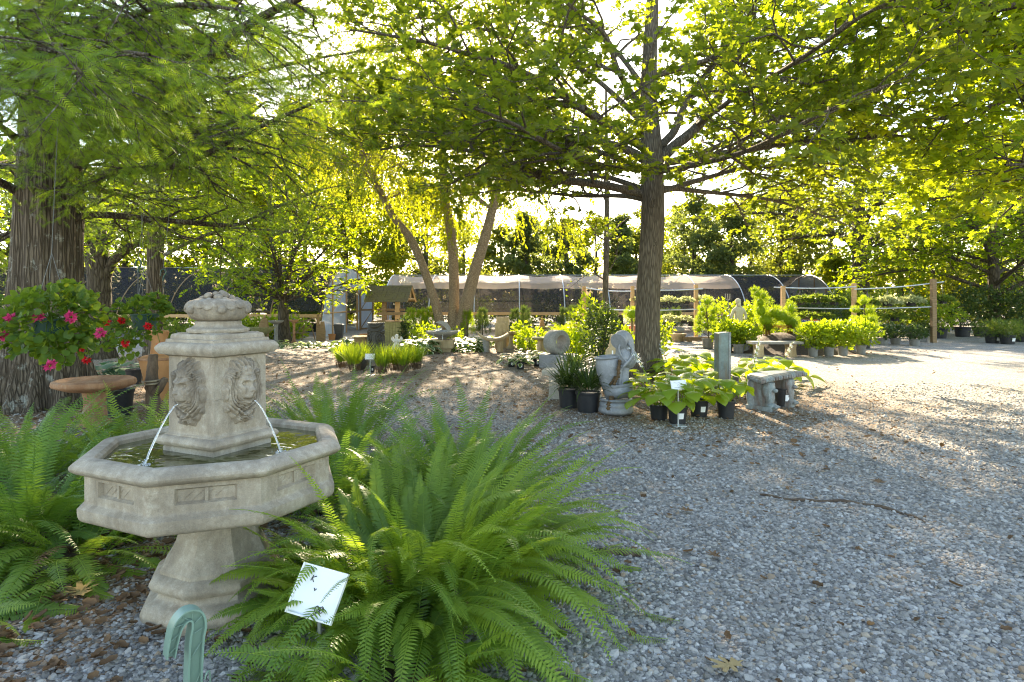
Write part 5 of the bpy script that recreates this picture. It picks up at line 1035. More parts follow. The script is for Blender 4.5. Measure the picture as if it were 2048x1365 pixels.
for px,Y,n,L,lab in ((706,18.7,46,.34,'big dark white edged hosta left of the stump table'),(838,17.6,56,.34,'big dark white edged hosta between the angel and the moon fountain'),(936,18.4,50,.32,'dark white edged hosta between the moon fountain and the saddle bench'),(872,19.4,40,.30,'sunlit pale hosta behind the moon fountain'),(958,20.2,34,.30,'sunlit pale hosta behind the saddle shaped bench'),(822,19.0,30,.30,'small white edged hosta right behind the kneeling angel')):
    hosta('hosta',lab,*at(px,Y),int(n*1.8),L*.85,'hostavar',w=.36,el=(.2,1.45),group=HV,rad=.18,hang=(.8,1.8),pet=1.2)
# planks and timber frame
y=22.6; x=PX(641,y); o=thing('leaning_boards','two weathered boards standing upright before the blue plastic end wall','board',(x,y,0)); 
for dx,h,w in ((-.09,.98,.12),(.07,.72,.20)): b=MB(); b.prism([(-w/2,-.02),(w/2,-.02),(w*.55,h*.5),(w*.3,h),(-w*.35,h*.97),(-w*.5,h*.5)],-.03,.03,(dx,0,0),a=.5); b.build('board',M['oldwood'],o)
y=23; x=PX(614,y); o=thing('plank_frame','low slanted timber frame of thin slats beside the small round maple','frame',(x,y,0)); b=MB()
for a_,c_ in (((-.5,0,.62),(.42,0,.86)),((-.42,0,.28),(-.1,0,.56)),((-.15,0,.28),(.15,0,.58)),((-.3,.3,.0),(-.1,0,.56)),((.2,.3,.0),(.15,0,.58)),((-.55,0,.28),(.0,0,.28))): b.tube([a_,c_],.02,5,a=.5)
b.build('slat_frame',M['oldwood'],o)
for i,(px,Y,r,h,lab) in enumerate(((664,23.4,.14,.22,'small terracotta pot by the blue plastic end wall'),(731,22.4,.20,.28,'terracotta pot between the hoop house door and the wishing well'))): lone_pot('clay_pot',lab,*at(px,Y),r,h,'orange')
y=23.6; x=PX(678,y); o=thing('trash_bin','grey lidded plastic rubbish bin in front of the blue plastic end wall','bin',(x,y,0)); b=MB(); b.lathe([(.155,-.01),(.16,0),(.205,.52)],4,rot0=pi/4,cham=.12,a=.5); b.build('bin_body',M['bin'],o,smooth=True,sharp=30); b=MB(); b.lathe([(.215,.515),(.222,.53),(.22,.56),(.18,.59),(.001,.60)],4,rot0=pi/4,cham=.12,a=.5); b.build('lid',M['bin'],o,smooth=True,sharp=30)
# wishing well
y=21.6; x=PX(782,y); o=thing('wishing_well','mossy wooden wishing well with a steep shingled roof','well',(x,y,0),-.18)
b=MB(); 
for i in range(10): a=-.45+.1*i; b.box((a,-.36,.36),(.094,.03,.78),a=rng.random()); b.box((a,.36,.36),(.094,.03,.78),a=rng.random())
for s_ in (-1,1):
    for i in range(7): b.box((s_*.49,-.30+.1*i,.36),(.03,.094,.78),a=rng.random())
b.build('well_box',M['wellwood'],o,bevel=.004)
b=MB(); b.box((0,-.37,.765),(1.1,.09,.035),a=.5); b.box((0,.37,.765),(1.1,.09,.035),a=.5); 
for s_ in (-1,1): b.box((s_*.505,0,.765),(.09,.64,.035),a=.5)
b.build('well_rim',M['oldwood'],o,bevel=.004)
for s_ in (-1,1): b=MB(); b.box((s_*.24,0,1.05),(.15,.12,1.05),a=.5); b.build('well_post',M['post' if s_>0 else 'oldwood'],o,bevel=.006)
b=MB(); b.box((0,-.13,1.02),(.95,.035,.10),a=.5); b.tube([(-.5,0,1.16),(.5,0,1.16)],.04,10,a=.5); b.build('crossbar',M['oldwood'],o,bevel=.004)
b=MB()
for s_ in (-1,1):   # roof slopes as courses of shingles
    for r in range(7):
        f0,f1=r/7,(r+1.15)/7; y0,z0,y1,z1=.0,1.98,.50,1.42
        for q in range(11):
            w=1.56/11; cx=-.78+w*(q+.5)+U(-.006,.006); A=np.array([cx,s_*(y0+(y1-y0)*f0),z0+(z1-z0)*f0]); E=np.array([cx,s_*(y0+(y1-y0)*f1),z0+(z1-z0)*f1+.012]); hw=w*.48
            v=[A-[hw,0,0],A+[hw,0,0],E+[hw,0,0],E-[hw,0,0]]; v=v+[p+np.array([0,s_*.012,.016]) for p in v]; b.add(v,[(0,1,2,3),(7,6,5,4),(0,4,5,1),(1,5,6,2),(2,6,7,3),(3,7,4,0)],rng.random())
b.build('roof',M['roofwood'],o)
for s_ in (-1,1):
    b=MB(); 
    for t_ in (-1,1): b.tube([(s_*.74,0,1.95),(s_*.74,t_*.46,1.43)],.035,4,a=.5)
    b.tube([(s_*.74,-.30,1.52),(s_*.74,.30,1.52)],.04,4,a=.5); b.tube([(s_*.70,0,1.5),(s_*.70,0,1.92)],.035,4,a=.5); b.build('gable_frame',M['post'],o)
shrub('ivy','dark ivy climbing the right side of the wishing well',*at(812,21.3),.26,.50,.45,520,.10,'dshrub',RH,cat='ivy',stem=False)
# black carved cylinder fountain
x,y=PX(752,15.4),15.4; o=thing('tiki_fountain','black cylinder fountain carved with spirals and a mask like pattern','fountain',(x,y,.05)); nth,nz=120,90; th=np.linspace(0,2*pi,nth+1)[:-1]; z=np.linspace(0,1,nz)[:,None]; tt=(th[None,:]+pi/2+pi)%(2*pi)-pi
def spiral(ct,cz,s): 
    r=np.hypot((tt-ct)*.55,(z-cz)*1.7); a=np.arctan2(z-cz,(tt-ct)); return np.where(r<s,np.sin(r*34/s*.55+s*0+a*1.0),0)*np.exp(-(r/s)**6)
hgt=spiral(-.75,.60,.42)+spiral(.75,.60,.42)+spiral(.62,.25,.40)+spiral(-.70,.22,.35)+np.sin(46*(z+.07*np.cos(tt*2)))*(z>.78)*.9+np.exp(-((tt)/.22)**2-((z-.42)/.20)**2)*1.6-np.exp(-((z-.74-.05*np.cos(tt*2))/.02)**2)
hgt=hgt+np.where((np.abs(tt)>1.5),np.sin(5*tt+9*z),0)*.7; r=.205*(1+.085*np.clip(hgt,-1,1.3)); b=MB(); b.grid(np.stack([r*np.cos(th),r*np.sin(th),np.repeat(z*.86,nth,1)],-1),a=.5,closed=True); b.build('carved_drum',M['tiki'],o,smooth=True)
lathe_part(o,'drum_top',[(.205,.855),(.212,.865),(.208,.885),(.18,.89),(.16,.872),(.001,.87)],'tiki',40)
b=MB(); b.box((0,0,-.05),(.9,.7,.08),a=.5); b.build('base_tray',M['grey'],o,bevel=.01)
GG='potted bright grasses around the black carved fountain'
for i,(px,py,lab) in enumerate(((684,740,'leftmost pot of bright grass in the row before the black carved fountain'),(708,746,'pot of bright grass second from the left before the black carved fountain'),(765,752,'pot of bright grass just right of the small metal sign stand'),(790,746,'pot of bright grass second right of the small metal sign stand'),(808,749,'tall pot of bright grass before the kneeling angel'),(832,743,'rightmost pot of bright grass in the row before the black carved fountain'),(725,736,'pot of bright grass behind the dark round stone'))):
    x,y=GP(px,py); grassy('grass_clump',lab,x,y,190,.50,'grass',.0065,None,(1.0,1.54),(.1,.7),.085,group=GG,dead=90,z0=.12)
for i,(px,Y,lab) in enumerate(((770,14.6,'back row bright grass at the right foot of the black carved fountain'),(700,14.8,'back row bright grass left of the black carved fountain'),(815,14.4,'back row bright grass in front of the big dark hosta'))):
    grassy('grass_clump',lab,*at(px,Y),170,.44,'grass',.0065,None,(1.0,1.54),(.1,.7),.13,group=GG,dead=50,z0=.08)
x,y=GP(722,741); o=thing('round_stone','dark round stone lying among the bright grasses','stone',(x,y,0)); b=MB(); b.ball((0,0,.15),(.125,.06,.15),18,12,.5,jit=.02); b.build('stone_body',M['tiki'],o,smooth=True)
x,y=GP(745,744); lone_pot('nursery_pot','little black pot with white label behind the small metal sign stand',x,y,.05,.13,tagged=True)
# stump table
y=18.2; x=PX(722,y); o=thing('stump_table','low brown stone table shaped like a stump left of the black carved fountain','table',(x,y,0)); lathe_part(o,'table_top',[(.05,.40),(.26,.405),(.275,.425),(.265,.445),(.001,.448)],'tanstone',24,fn=lambda t:1+.04*np.sin(5*t)); lathe_part(o,'trunk_base',[(.22,-.02),(.19,.05),(.16,.2),(.19,.40)],'oldwood',24,fn=lambda t:1+.10*np.sin(6*t))
# kneeling angel: one continuous body
x,y=PX(793,17.0),17.0; o=thing('angel_statue','white statue of a kneeling praying angel with raised wings','statue',(x,y,.02))
def skin(name,verts,edges,rad,mat,parent,sub=2,loc=(0,0,0),fix=None):
    me=bpy.data.meshes.new(name); me.from_pydata([tuple(v) for v in verts],edges,[]); ob=bpy.data.objects.new(name,me); C.objects.link(ob); ob.parent=parent; ob.location=loc
    sk_=ob.modifiers.new('skin','SKIN'); ob.modifiers.new('sub','SUBSURF').levels=sub; ob.modifiers['sub'].render_levels=sub
    for i,r in enumerate(rad): me.skin_vertices[0].data[i].radius=(r,r) if np.isscalar(r) else r
    me.skin_vertices[0].data[0].use_root=True; me.materials.append(mat); sk_.use_smooth_shade=True; return ob
V_=[(0,0,.24),(0,-.005,.31),(0,0,.38),(0,0,.425),(0,-.005,.455),(0,-.008,.50),(.055,0,.40),(.075,-.03,.33),(.02,-.085,.37),(-.055,0,.40),(-.075,-.03,.33),(-.02,-.085,.37),(.045,-.05,.22),(.05,-.10,.10),(.05,-.02,.06),(-.045,-.06,.22),(-.05,-.11,.20),(-.05,-.10,.06),(0,.05,.12)]
skin('body',V_,[(0,1),(1,2),(2,3),(3,4),(4,5),(2,6),(6,7),(7,8),(2,9),(9,10),(10,11),(0,12),(12,13),(13,14),(0,15),(15,16),(16,17),(0,18)],[.07,.058,.06,.028,.045,.034,.03,.024,.016,.03,.024,.016,.05,.045,.04,.05,.048,.04,.08],M['white'],o)
b=MB(); b.ball((0,.012,.487),(.052,.052,.055),14,10,.5,jit=.02); b.build('hair',M['white'],o,smooth=True)
b=MB(); b.ball((0,-.0,.015),(.12,.12,.04),16,6,.5,jit=.05); b.ball((0,.01,.10),(.085,.085,.10),14,8,.5,jit=.03); b.build('robe_base',M['white'],o,smooth=True)
for s_ in (-1,1):
    b=MB(); t=np.linspace(0,1,9)[:,None]; w=np.linspace(-1,1,7)[None,:]; prof_=np.sin(pi*(.10+.86*t))**.6*.058; zz_=.33+.16*t-.02*w*w; xx_=s_*(.045+.075*np.sin(t*2.0)+prof_*w*.8); 
    for dy,fl in ((.05,1),(.064,-1)): b.grid(np.stack([xx_,np.full_like(xx_,dy)+.01*np.cos(w*6)+0*t,zz_+prof_*(-w*s_*0)+0*xx_],-1)[::fl],a=.5)
    b.build('wing',M['white'],o,smooth=True)
# moon fountain
y=18.1; x=PX(884,y); o=thing('moon_fountain','stone fountain with a crescent moon over a wide bowl on a square plinth','fountain',(x,y,0)); b=MB(); b.box((0,0,.05),(.56,.56,.12),a=.5); b.box((0,0,.235),(.70,.70,.25),a=.5); b.build('plinth',M['tanstone'],o,bevel=.01)
lathe_part(o,'bowl',[(.12,.36),(.14,.40),(.22,.44),(.40,.50),(.46,.55),(.465,.60),(.44,.605),(.38,.56),(.001,.54)],'grey'); 
b=MB(); th=np.linspace(-.35,1.9,22); ro=.30; w_=.075*np.sin(np.linspace(.05,pi-.02,22))**.7+.004; cc=np.array([-.08,0,.56]); P1=np.stack([ro*np.cos(th),0*th,ro*np.sin(th)],-1); rn=P1/ro
pr=np.stack([P1+rn*w_[:,None]*.6+[0,-.045,0],P1-rn*w_[:,None]+[0,-.045,0],P1-rn*w_[:,None]+[0,.045,0],P1+rn*w_[:,None]*.6+[0,.045,0]],1)+cc; b.grid(pr,a=.5,closed=True); b.build('crescent_moon',M['grey'],o,smooth=True,sharp=50)
b=MB(); b.tube([(-.18,-.2,.62),(-.02,-.02,.66)],.03,8,a=.5); b.tube([(-.2,-.40,.56),(-.19,-.43,.45),(-.185,-.44,.35)],.008,6,a=.5); b.tube([(.05,-.42,.56),(.06,-.44,.45),(.06,-.45,.35)],.008,6,a=.5); b.build('water_strand',M['jet'],o,smooth=True)
# saddle bench, slabs, pagoda, birdbaths, ring stone
y=18.1; x=PX(986,y); o=thing('saddle_bench','pale curved saddle shaped bench on two round legs','bench',(x,y,0),.12); u=np.linspace(-1,1,21); b=MB(); zt=.31+.15*np.abs(u)**2.2*(1+.25*(u<0)); v=np.array([[(a*.44,-.2,zz-.09),(a*.44,-.22,zz-.03),(a*.44,-.19,zz),(a*.44,.19,zz),(a*.44,.22,zz-.03),(a*.44,.2,zz-.09)] for a,zz in zip(u,zt+.08)]); b.grid(v,a=.5,closed=True); b.add(v[0],[tuple(range(6))],.5); b.add(v[-1],[tuple(range(5,-1,-1))],.5); b.build('curved_seat',M['tanstone'],o,smooth=True,sharp=45)
for s_ in (-1,1): lathe_part(o,'round_leg',[(.105,-.02),(.105,.30+.06),(.10,.38)],'grey' if s_<0 else 'tanstone',20,c=(s_*.20,0,0))
y=19.6; x=PX(1003,y); o=thing('stone_slab','pair of tall pale sandstone slabs behind the saddle shaped bench','slab',(x,y,0),.05)
for dx,dy,w,h in ((-.03,-.1,.36,.80),(.04,.08,.40,.98)): b=MB(); b.box((dx,dy,h/2-.02),(w,.07,h),a=.5); b.build('slab',M['tanstone'],o,bevel=.012)
x,y=at(1022,19.4); birdbath('birdbath','tan birdbath standing behind the right end of the saddle shaped bench',x,y,.52,.23,'tanstone',.07)
x,y=at(1153,20.6); birdbath('birdbath','low pale birdbath half hidden left of the big climbing shrub',x,y,.74,.30,'tanstone',.09)
y=19.2; x=PX(1084,y); o=thing('pagoda_lantern','orange tan stepped stone lantern with flared tray','lantern',(x,y,0)); b=MB(); b.lathe([(.15,-.02),(.15,.12),(.11,.14),(.11,.60)],4,rot0=pi/4,cham=.01,a=.5); b.build('shaft',M['tanstone'],o); b=MB(); b.lathe([(.12,.595),(.27,.645),(.28,.67),(.12,.68)],4,rot0=pi/4,cham=.01,a=.5); b.build('tray',M['tanstone'],o)
b=MB(); 
for i in range(4): b.lathe([(.125-.025*i,.678+.065*i),(.12-.025*i,.735+.065*i),(.085-.02*i,.745+.065*i)],4,rot0=pi/4,cham=.01,a=.5)
b.ball((0,0,.97),(.025,.025,.04),8,6,.5); b.build('tiered_top',M['orange'],o)
y=17.0; x=PX(1081,y); o=thing('birdbath','flat topped tan birdbath on a tapering column behind the white edged potted hostas','birdbath',(x,y,0)); lathe_part(o,'bowl',[(.06,.40),(.20,.415),(.235,.44),(.24,.485),(.22,.485),(.15,.45),(.001,.445)],'mossy'); lathe_part(o,'pedestal',[(.14,-.02),(.13,.05),(.10,.20),(.075,.41)],'tanstone',4)
y=14.1; x=PX(1115,y); o=thing('ring_fountain','grey millstone ring fountain standing on a rectangular block','fountain',(x,y,0),-.12); b=MB(); b.box((0,0,.13),(.80,.5,.29),a=.5); b.build('block_base',M['slate'],o,bevel=.012)
b=MB(); R_=rot(.80)@rotx(pi/2); b.lathe([(.165,-.17),(.255,-.17),(.275,-.14),(.275,.14),(.255,.17),(.165,.17),(.15,.12),(.15,-.12),(.165,-.17)],40,a=.5,cap=False); b.V=[v@R_.T+[-.02,0,.545] for v in b.V]; b.build('stone_ring',M['grey'],o,smooth=True,sharp=40)
VG='white edged hostas in black pots'
for px,py,lab in ((1023,733,'leftmost white edged hosta in a black pot by the grey ring fountain'),(1041,738,'front white edged hosta in a black pot by the grey ring fountain'),(1074,731,'white edged hosta in a black pot touching the grey block'),(1055,727,'rear white edged hosta pot behind the front pair')):
    x,y=GP(px,py); hosta('hosta',lab,x,y,26,.17,'hostavar',w=.34,pot=(.095,.17,'black',1),group=VG,el=(.0,1.2))
# lush plants in the middle bed
shrub('climbing_shrub','tall dark rambling shrub behind the carved slab left of the oak',*at(1203,13.4),.42,.72,.78,1500,.085,'dshrub',TRI3,up=.6)
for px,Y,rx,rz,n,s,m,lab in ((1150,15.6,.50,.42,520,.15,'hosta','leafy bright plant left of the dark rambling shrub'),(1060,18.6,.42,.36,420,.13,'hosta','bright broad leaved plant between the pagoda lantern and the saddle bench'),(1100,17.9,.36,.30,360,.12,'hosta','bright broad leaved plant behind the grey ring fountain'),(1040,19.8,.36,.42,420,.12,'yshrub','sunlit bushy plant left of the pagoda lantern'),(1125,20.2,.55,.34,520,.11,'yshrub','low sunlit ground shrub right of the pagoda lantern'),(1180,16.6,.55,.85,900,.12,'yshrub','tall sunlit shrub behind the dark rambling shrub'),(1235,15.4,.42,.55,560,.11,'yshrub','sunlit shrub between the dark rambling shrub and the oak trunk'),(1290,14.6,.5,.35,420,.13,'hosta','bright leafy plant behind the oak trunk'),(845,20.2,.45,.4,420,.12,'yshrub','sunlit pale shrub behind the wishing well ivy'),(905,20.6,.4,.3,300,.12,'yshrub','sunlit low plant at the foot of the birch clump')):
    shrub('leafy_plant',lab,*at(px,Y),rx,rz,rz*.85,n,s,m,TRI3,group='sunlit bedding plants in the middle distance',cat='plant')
fern('tree_fern','pale sunlit fern with long arching fronds beside the timber post left of the oak',PX(1146,19.0),19.0,26,1.25,.16,'yshrub',.12,(.5,1.35),(.8,1.6),npair=20,z=.25,group=None)
# conifers in rows beneath the long hoop house rail, and ferns by the left house
CG='young conifers standing in a row before the long hoop house'
for i,(px,h) in enumerate(((822,1.0),(842,.95),(862,1.05),(935,.9),(965,1.0),(1030,.95),(1050,1.05),(1128,1.0),(1148,1.1),(1225,1.0),(1330,.95),(1352,1.0))):
    Y=24.6+.3*(i%3); o=thing('young_conifer','upright young conifer in the row before the long hoop house','conifer',(*at(px,Y),0),group=CG)
    n=420; z=U(0,1,n)**.8*h; r=(.27*(1-z/h)**.75+.03)*np.sqrt(U(.2,1,n)); a=U(0,6.28,n); p=np.stack([r*np.cos(a),r*np.sin(a),z+.08],-1); d=nrm(np.stack([np.cos(a),np.sin(a),np.full(n,1.3)],-1)+.3*rng.standard_normal((n,3))); b=MB(); b.inst(*FEA,p,basis(d,rdir(n)),.20*U(.7,1.2,n)); b.build('foliage',M['topiary' if px<960 else 'dshrub'],o); b=MB(); b.tube([(0,0,-.03),(0,0,h*.8)],[.03,.01],6,a=.5); b.build('stem',M['twig'],o)
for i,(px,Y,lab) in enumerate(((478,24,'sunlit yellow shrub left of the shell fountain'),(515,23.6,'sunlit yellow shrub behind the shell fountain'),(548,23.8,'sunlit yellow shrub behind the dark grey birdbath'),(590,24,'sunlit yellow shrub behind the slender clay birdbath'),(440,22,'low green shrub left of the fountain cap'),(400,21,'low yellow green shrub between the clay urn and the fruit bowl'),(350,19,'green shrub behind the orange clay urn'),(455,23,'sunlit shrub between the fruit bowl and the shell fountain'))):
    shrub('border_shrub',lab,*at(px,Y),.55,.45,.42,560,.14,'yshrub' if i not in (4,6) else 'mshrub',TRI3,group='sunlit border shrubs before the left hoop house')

# ================================================================ hoop houses
k=NT('shade_mesh'); v=k.coord(); d=k.n('ShaderNodeBsdfDiffuse'); d.inputs[0].default_value=(.045,.046,.05,1); tl=k.n('ShaderNodeBsdfTranslucent'); tl.inputs[0].default_value=(.12,.11,.10,1); m1=k.n('ShaderNodeMixShader'); m1.inputs[0].default_value=.4; k.l(d.outputs[0],m1.inputs[1]); k.l(tl.outputs[0],m1.inputs[2])
tr=k.n('ShaderNodeBsdfTransparent'); m2=k.n('ShaderNodeMixShader'); k.l(k.ramp(k.noise(v,1.2,3),[(.3,.72),(.7,.84)]),m2.inputs[0]); k.l(tr.outputs[0],m2.inputs[1]); k.l(m1.outputs[0],m2.inputs[2]); M['mesh']=k.done(m2)
k=NT('pale_roof_film'); v=k.coord(); c_=k.mix(k.noise(v,.8,4),(.80,.60,.48),(.92,.80,.70)); d=k.bsdf(c_,.6,k.bump(k.noise(k.coord((1.2,5,5)),1.0,3),.05)); tl=k.n('ShaderNodeBsdfTranslucent'); k.l(c_,tl.inputs[0]); m1=k.n('ShaderNodeMixShader'); m1.inputs[0].default_value=.72; k.l(d.outputs[0],m1.inputs[1]); k.l(tl.outputs[0],m1.inputs[2]); tr=k.n('ShaderNodeBsdfTransparent'); m2=k.n('ShaderNodeMixShader'); m2.inputs[0].default_value=.72; k.l(tr.outputs[0],m2.inputs[1]); k.l(m1.outputs[0],m2.inputs[2]); M['film']=k.done(m2)
k=NT('blue_plastic_sheet'); v=k.coord(); nb=k.bump(k.noise(k.coord((4,4,1.0)),1.6,4,.7),.12); c_=k.mix(k.noise(v,1.5,3),(.50,.64,.82),(.78,.85,.92)); d=k.bsdf(c_,.25,nb,.6); tl=k.n('ShaderNodeBsdfTranslucent'); k.l(c_,tl.inputs[0]); tr=k.n('ShaderNodeBsdfTransparent'); m1=k.n('ShaderNodeMixShader'); m1.inputs[0].default_value=.45; k.l(d.outputs[0],m1.inputs[1]); k.l(tl.outputs[0],m1.inputs[2]); m2=k.n('ShaderNodeMixShader'); m2.inputs[0].default_value=.9; k.l(tr.outputs[0],m2.inputs[1]); k.l(m1.outputs[0],m2.inputs[2]); M['plastic']=k.done(m2)
def hoop_house(label,x0,x1,yc,ry,hz,rail,nh,doors,roof_a,endx,endmat,shade0=.30,roof='film',filmto=1.0):
    o=thing('hoop_house',label,'greenhouse',(x0,yc,0))
    arc_=lambda a,k_=1.0: np.array([0,-ry*math.cos(a)*k_,hz*math.sin(a)**.86*k_]) 
    Lx=x1-x0
    for i in range(nh):
        b=MB(); x=Lx*i/(nh-1); b.tube([arc_(a)+[x,0,0] for a in np.linspace(0.0,pi,25)],.024,6,a=.5); b.build('hoop',M['zinc' if roof=='film' else 'oldwood'],o,smooth=True)
    def skin_(a0,a1,name,mat,off=-.02,sag=.06,xa=0.0,xb=1.0):
        b=MB(); A=np.linspace(a0,a1,18); X=np.linspace(Lx*xa,Lx*xb,nh*6-5); v=np.array([[arc_(a,1+off/ry)*[1,1,1]+[x,0,-sag*math.sin(pi*((x/Lx*(nh-1))%1.0))**2*math.sin(a)] for a in A] for x in X]); b.grid(v,a=.5); b.build(name,M[mat],o,smooth=True)
    skin_(shade0,roof_a,'shade_cloth','mesh'); skin_(roof_a+.01,pi*.66,'roof_film',roof,xb=filmto); skin_(pi*.66+.01,pi-.30,'rear_shade_cloth','mesh')
    if filmto<1: skin_(roof_a+.01,pi*.66,'roof_shade_cloth','mesh',xa=filmto)
    for s_ in (-1,1):
        b=MB(); b.box((Lx/2,s_*(ry*math.cos(.23)+.06),rail),(Lx,.05,.13),a=.5); b.build('side_rail',M['oldwood' if s_>0 else 'post'],o)
    b=MB(); b.tube([(0,0,hz+.0),(Lx,0,hz)],.02,6,a=.5); b.build('ridge_pipe',M['zinc'],o)
    # end wall of plastic on a timber frame with an open door
    def wall(xw,gap):
        b=MB(); f=MB(); A=np.linspace(.0,pi,33); pts=[arc_(a,.985)+[xw,0,0] for a in A]
        lo_,hi_=gap
        def zt(yy): return np.interp(yy,[p[1] for p in pts],[p[2] for p in pts])
        for (ya,yb) in ((-ry*.97,lo_),(hi_,ry*.97)):
            yy=np.linspace(ya,yb,9); v=np.array([[(xw+.015*math.sin(q*3+z_),q,zt(q)*z_) for z_ in np.linspace(0,1,7)] for q in yy]); b.grid(v,a=.5)
        yy=np.linspace(lo_,hi_,5); v=np.array([[(xw,q,2.05+(zt(q)-2.05)*z_) for z_ in (0,.5,1)] for q in yy])
        if zt(0)>2.15: b.grid(v,a=.5)
        b.build('end_sheet',M[endmat],o,smooth=True)
        for q in (-ry*.62,lo_,hi_,ry*.62): f.box((xw,q,zt(q)/2),(.07,.09,zt(q)),a=.5)
        f.tube([(xw,-ry*.9,.95),(xw,lo_,.95)],.035,4,a=.5); f.tube([(xw,hi_,.95),(xw,ry*.9,.95)],.035,4,a=.5); f.box((xw,(lo_+hi_)/2,2.05),(.08,hi_-lo_,.09),a=.5); f.tube([(xw,-ry*.62,1.0),(xw,lo_,2.0)],.03,4,a=.5); f.tube([(xw,ry*.62,1.0),(xw,hi_,2.0)],.03,4,a=.5)
        f.build('end_frame',M['post'],o)
    for xw,gap in endx: wall(xw-x0,gap)
    return o
hl=hoop_house('long low hoop house with dark shade cloth sides and a pale top behind the yard',-5.6,14.15,30.0,3.0,2.68,.90,11,None,.80,((-5.6,(-.7,.7)),(14.15,(-.8,.8))),'plastic',filmto=.80)
hl2=hoop_house('left hoop house with a blue plastic end wall and an open timber door',-26,-7.6,29.2,4.4,3.0,.86,10,None,.9,((-7.6,(-.55,1.5)),),'plastic',roof='mesh')
b=MB(); b.box((0,.05,1.0),(.06,.08,2.0),a=.5); b.box((0,.95,1.0),(.06,.08,2.0),a=.5)
for z in (.08,1.0,1.96): b.box((0,.5,z),(.06,.82,.08),a=.5)
b.tube([(0,.08,1.0),(0,.92,1.94)],.03,4,a=.5); b.tube([(0,.08,.1),(0,.92,.96)],.03,4,a=.5); dr=b.build('door',M['oldwood'],hl2,loc=(18.55,1.35,.0),rotz=-.5)
b=MB(); b.box((0,.5,1.0),(.012,.80,1.86),a=.5); b.build('door_sheet',M['plastic'],dr)
for i,(x,y) in enumerate(((-9.4,29.4),(-10.6,30.5),(-12.5,28.2),(-15,28.5),(-18,28.6))): shrub('potted_shrub',('green potted shrub just inside the open hoop house door','second green potted shrub deep inside the open hoop house door','shrub under the left hoop house shade cloth nearest its door','shrub in the middle beneath the left hoop house shade cloth','shrub far left beneath the left hoop house shade cloth')[i],x,y,.8,.85,1.15,700,.16,'mshrub',TRI3,pot=(.25,.4))
IN='dark plants growing inside the long hoop house'
for i,px in enumerate((800,850,905,960,1010,1060,1110,1160,1215,1340,1400,1450,1510,1560)):
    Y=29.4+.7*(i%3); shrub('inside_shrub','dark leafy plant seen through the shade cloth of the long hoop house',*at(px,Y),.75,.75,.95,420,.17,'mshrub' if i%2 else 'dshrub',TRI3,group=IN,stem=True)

# ================================================================ hanging racks with posts
def post(label,px,Y,h,w=.10,mat='post',lean=0.0):
    x=PX(px,Y); o=thing('timber_post',label,'post',(x,Y,gz(x,Y))); b=MB(); b.box((0,0,h/2-.1),(w,w,h+.2),a=.5); b.V=[v+np.outer(v[:,2],[lean,0,0]) for v in b.V]; b.build('post_shaft',M[mat],o,bevel=.006); return o
post('square timber post between the thin young tree and the birch clump',1168,21,1.95,.12); post('square timber post left of the oak trunk beside the ball topiary',1265,22.3,2.0,.12); post('square timber post just right of the oak trunk before the long hoop house',1392,22.8,2.06,.13); post('square timber post behind the animal shaped topiary',1566,22.3,2.0,.13); post('square timber post behind the spiral topiary',1708,22.5,2.1,.13); post('rough knotty timber post standing alone at the right',1867,22.0,2.24,.15,'oldwood',-.004)
def rail(label,p0,p1,r=.022):
    a=P(*p0); b_=P(*p1); o=thing('hanging_rail',label,'pipe rail',a); b=MB(); n=7; t=np.linspace(0,1,n)[:,None]; b.tube((b_-a)*t-[0,0,.05]*np.sin(pi*t),r,8,a=.5); b.build('pipe',M['zinc'],o,smooth=True); return o
rail('upper pipe rail spanning from the thin young tree to the ball topiary post',(1168,576,21),(1265,583,22.3)); rail('upper pipe rail passing behind the oak trunk',(1265,579,22.35),(1406,578,22.75)); rail('lower pipe rail passing behind the oak trunk',(1168,618,21),(1392,619,22.75)); rail('pipe rail over the animal shaped topiary',(1548,575,22.3),(1712,574,22.45)); rail('pipe rail running up to the rough knotty post',(1708,579,22.45),(1888,564,22.0)); rail('lower pipe rail behind the spiral topiary',(1580,616,22.35),(1868,614,22.0))
HB='pale hanging baskets on the pipe rails'
def basket(label,px,py,Y,r,top,mat='yshrub',n=330):
    c=P(px,py,Y); o=thing('hanging_basket',label,'hanging basket',c,group=HB); potmesh(r*.55,r*.5,'black',o,name='basket_pot',z=-r*.5)
    d=rdir(n); d[:,2]=np.abs(d[:,2])*.8-.25; p=d*(U(.2,1,n)**.45)[:,None]*np.array([r*1.25,r*1.25,r*.75])+[0,0,r*.05]; b=MB(); b.inst(*RH,p,basis(nrm(d+.5*rdir(n)),rdir(n,1)),r*.42*U(.6,1.2,n)); b.build('foliage',M[mat],o)
    w=MB(); tz=(py-top)/F_PX*Y; [w.tube([(r*.5*math.cos(a),r*.5*math.sin(a),0),(0,0,tz*.75)],.005,4,a=.5) for a in (0,2.1,4.2)]; w.tube([(0,0,tz*.75),(0,0,tz)],.006,4,a=.5); w.build('hanger',M['string'],o)
M['palebasket']=leaf_mat('pale_variegated_leaves',(.22,.26,.10),(.42,.44,.24),(.4,.45,.12),(.65,.66,.35),.4,.5)
for px,py,Y,r,top,lab in ((1338,602,22.7,.27,579,'pale hanging basket on the upper rail nearest the right side of the oak trunk'),(1373,602,22.7,.24,578,'pale hanging basket on the upper rail just left of the square post'),(1410,600,22.8,.25,578,'pale hanging basket at the right end of the upper rail behind the pom pom topiary'),(1336,640,22.7,.30,619,'pale hanging basket on the lower rail nearest the oak trunk'),(1368,640,22.7,.25,619,'pale hanging basket on the lower rail above the stone ball fountain'),(1275,600,22.4,.2,580,'pale hanging basket peeping out left of the oak trunk')):
    basket(lab,px,py,Y,r,top,'palebasket')
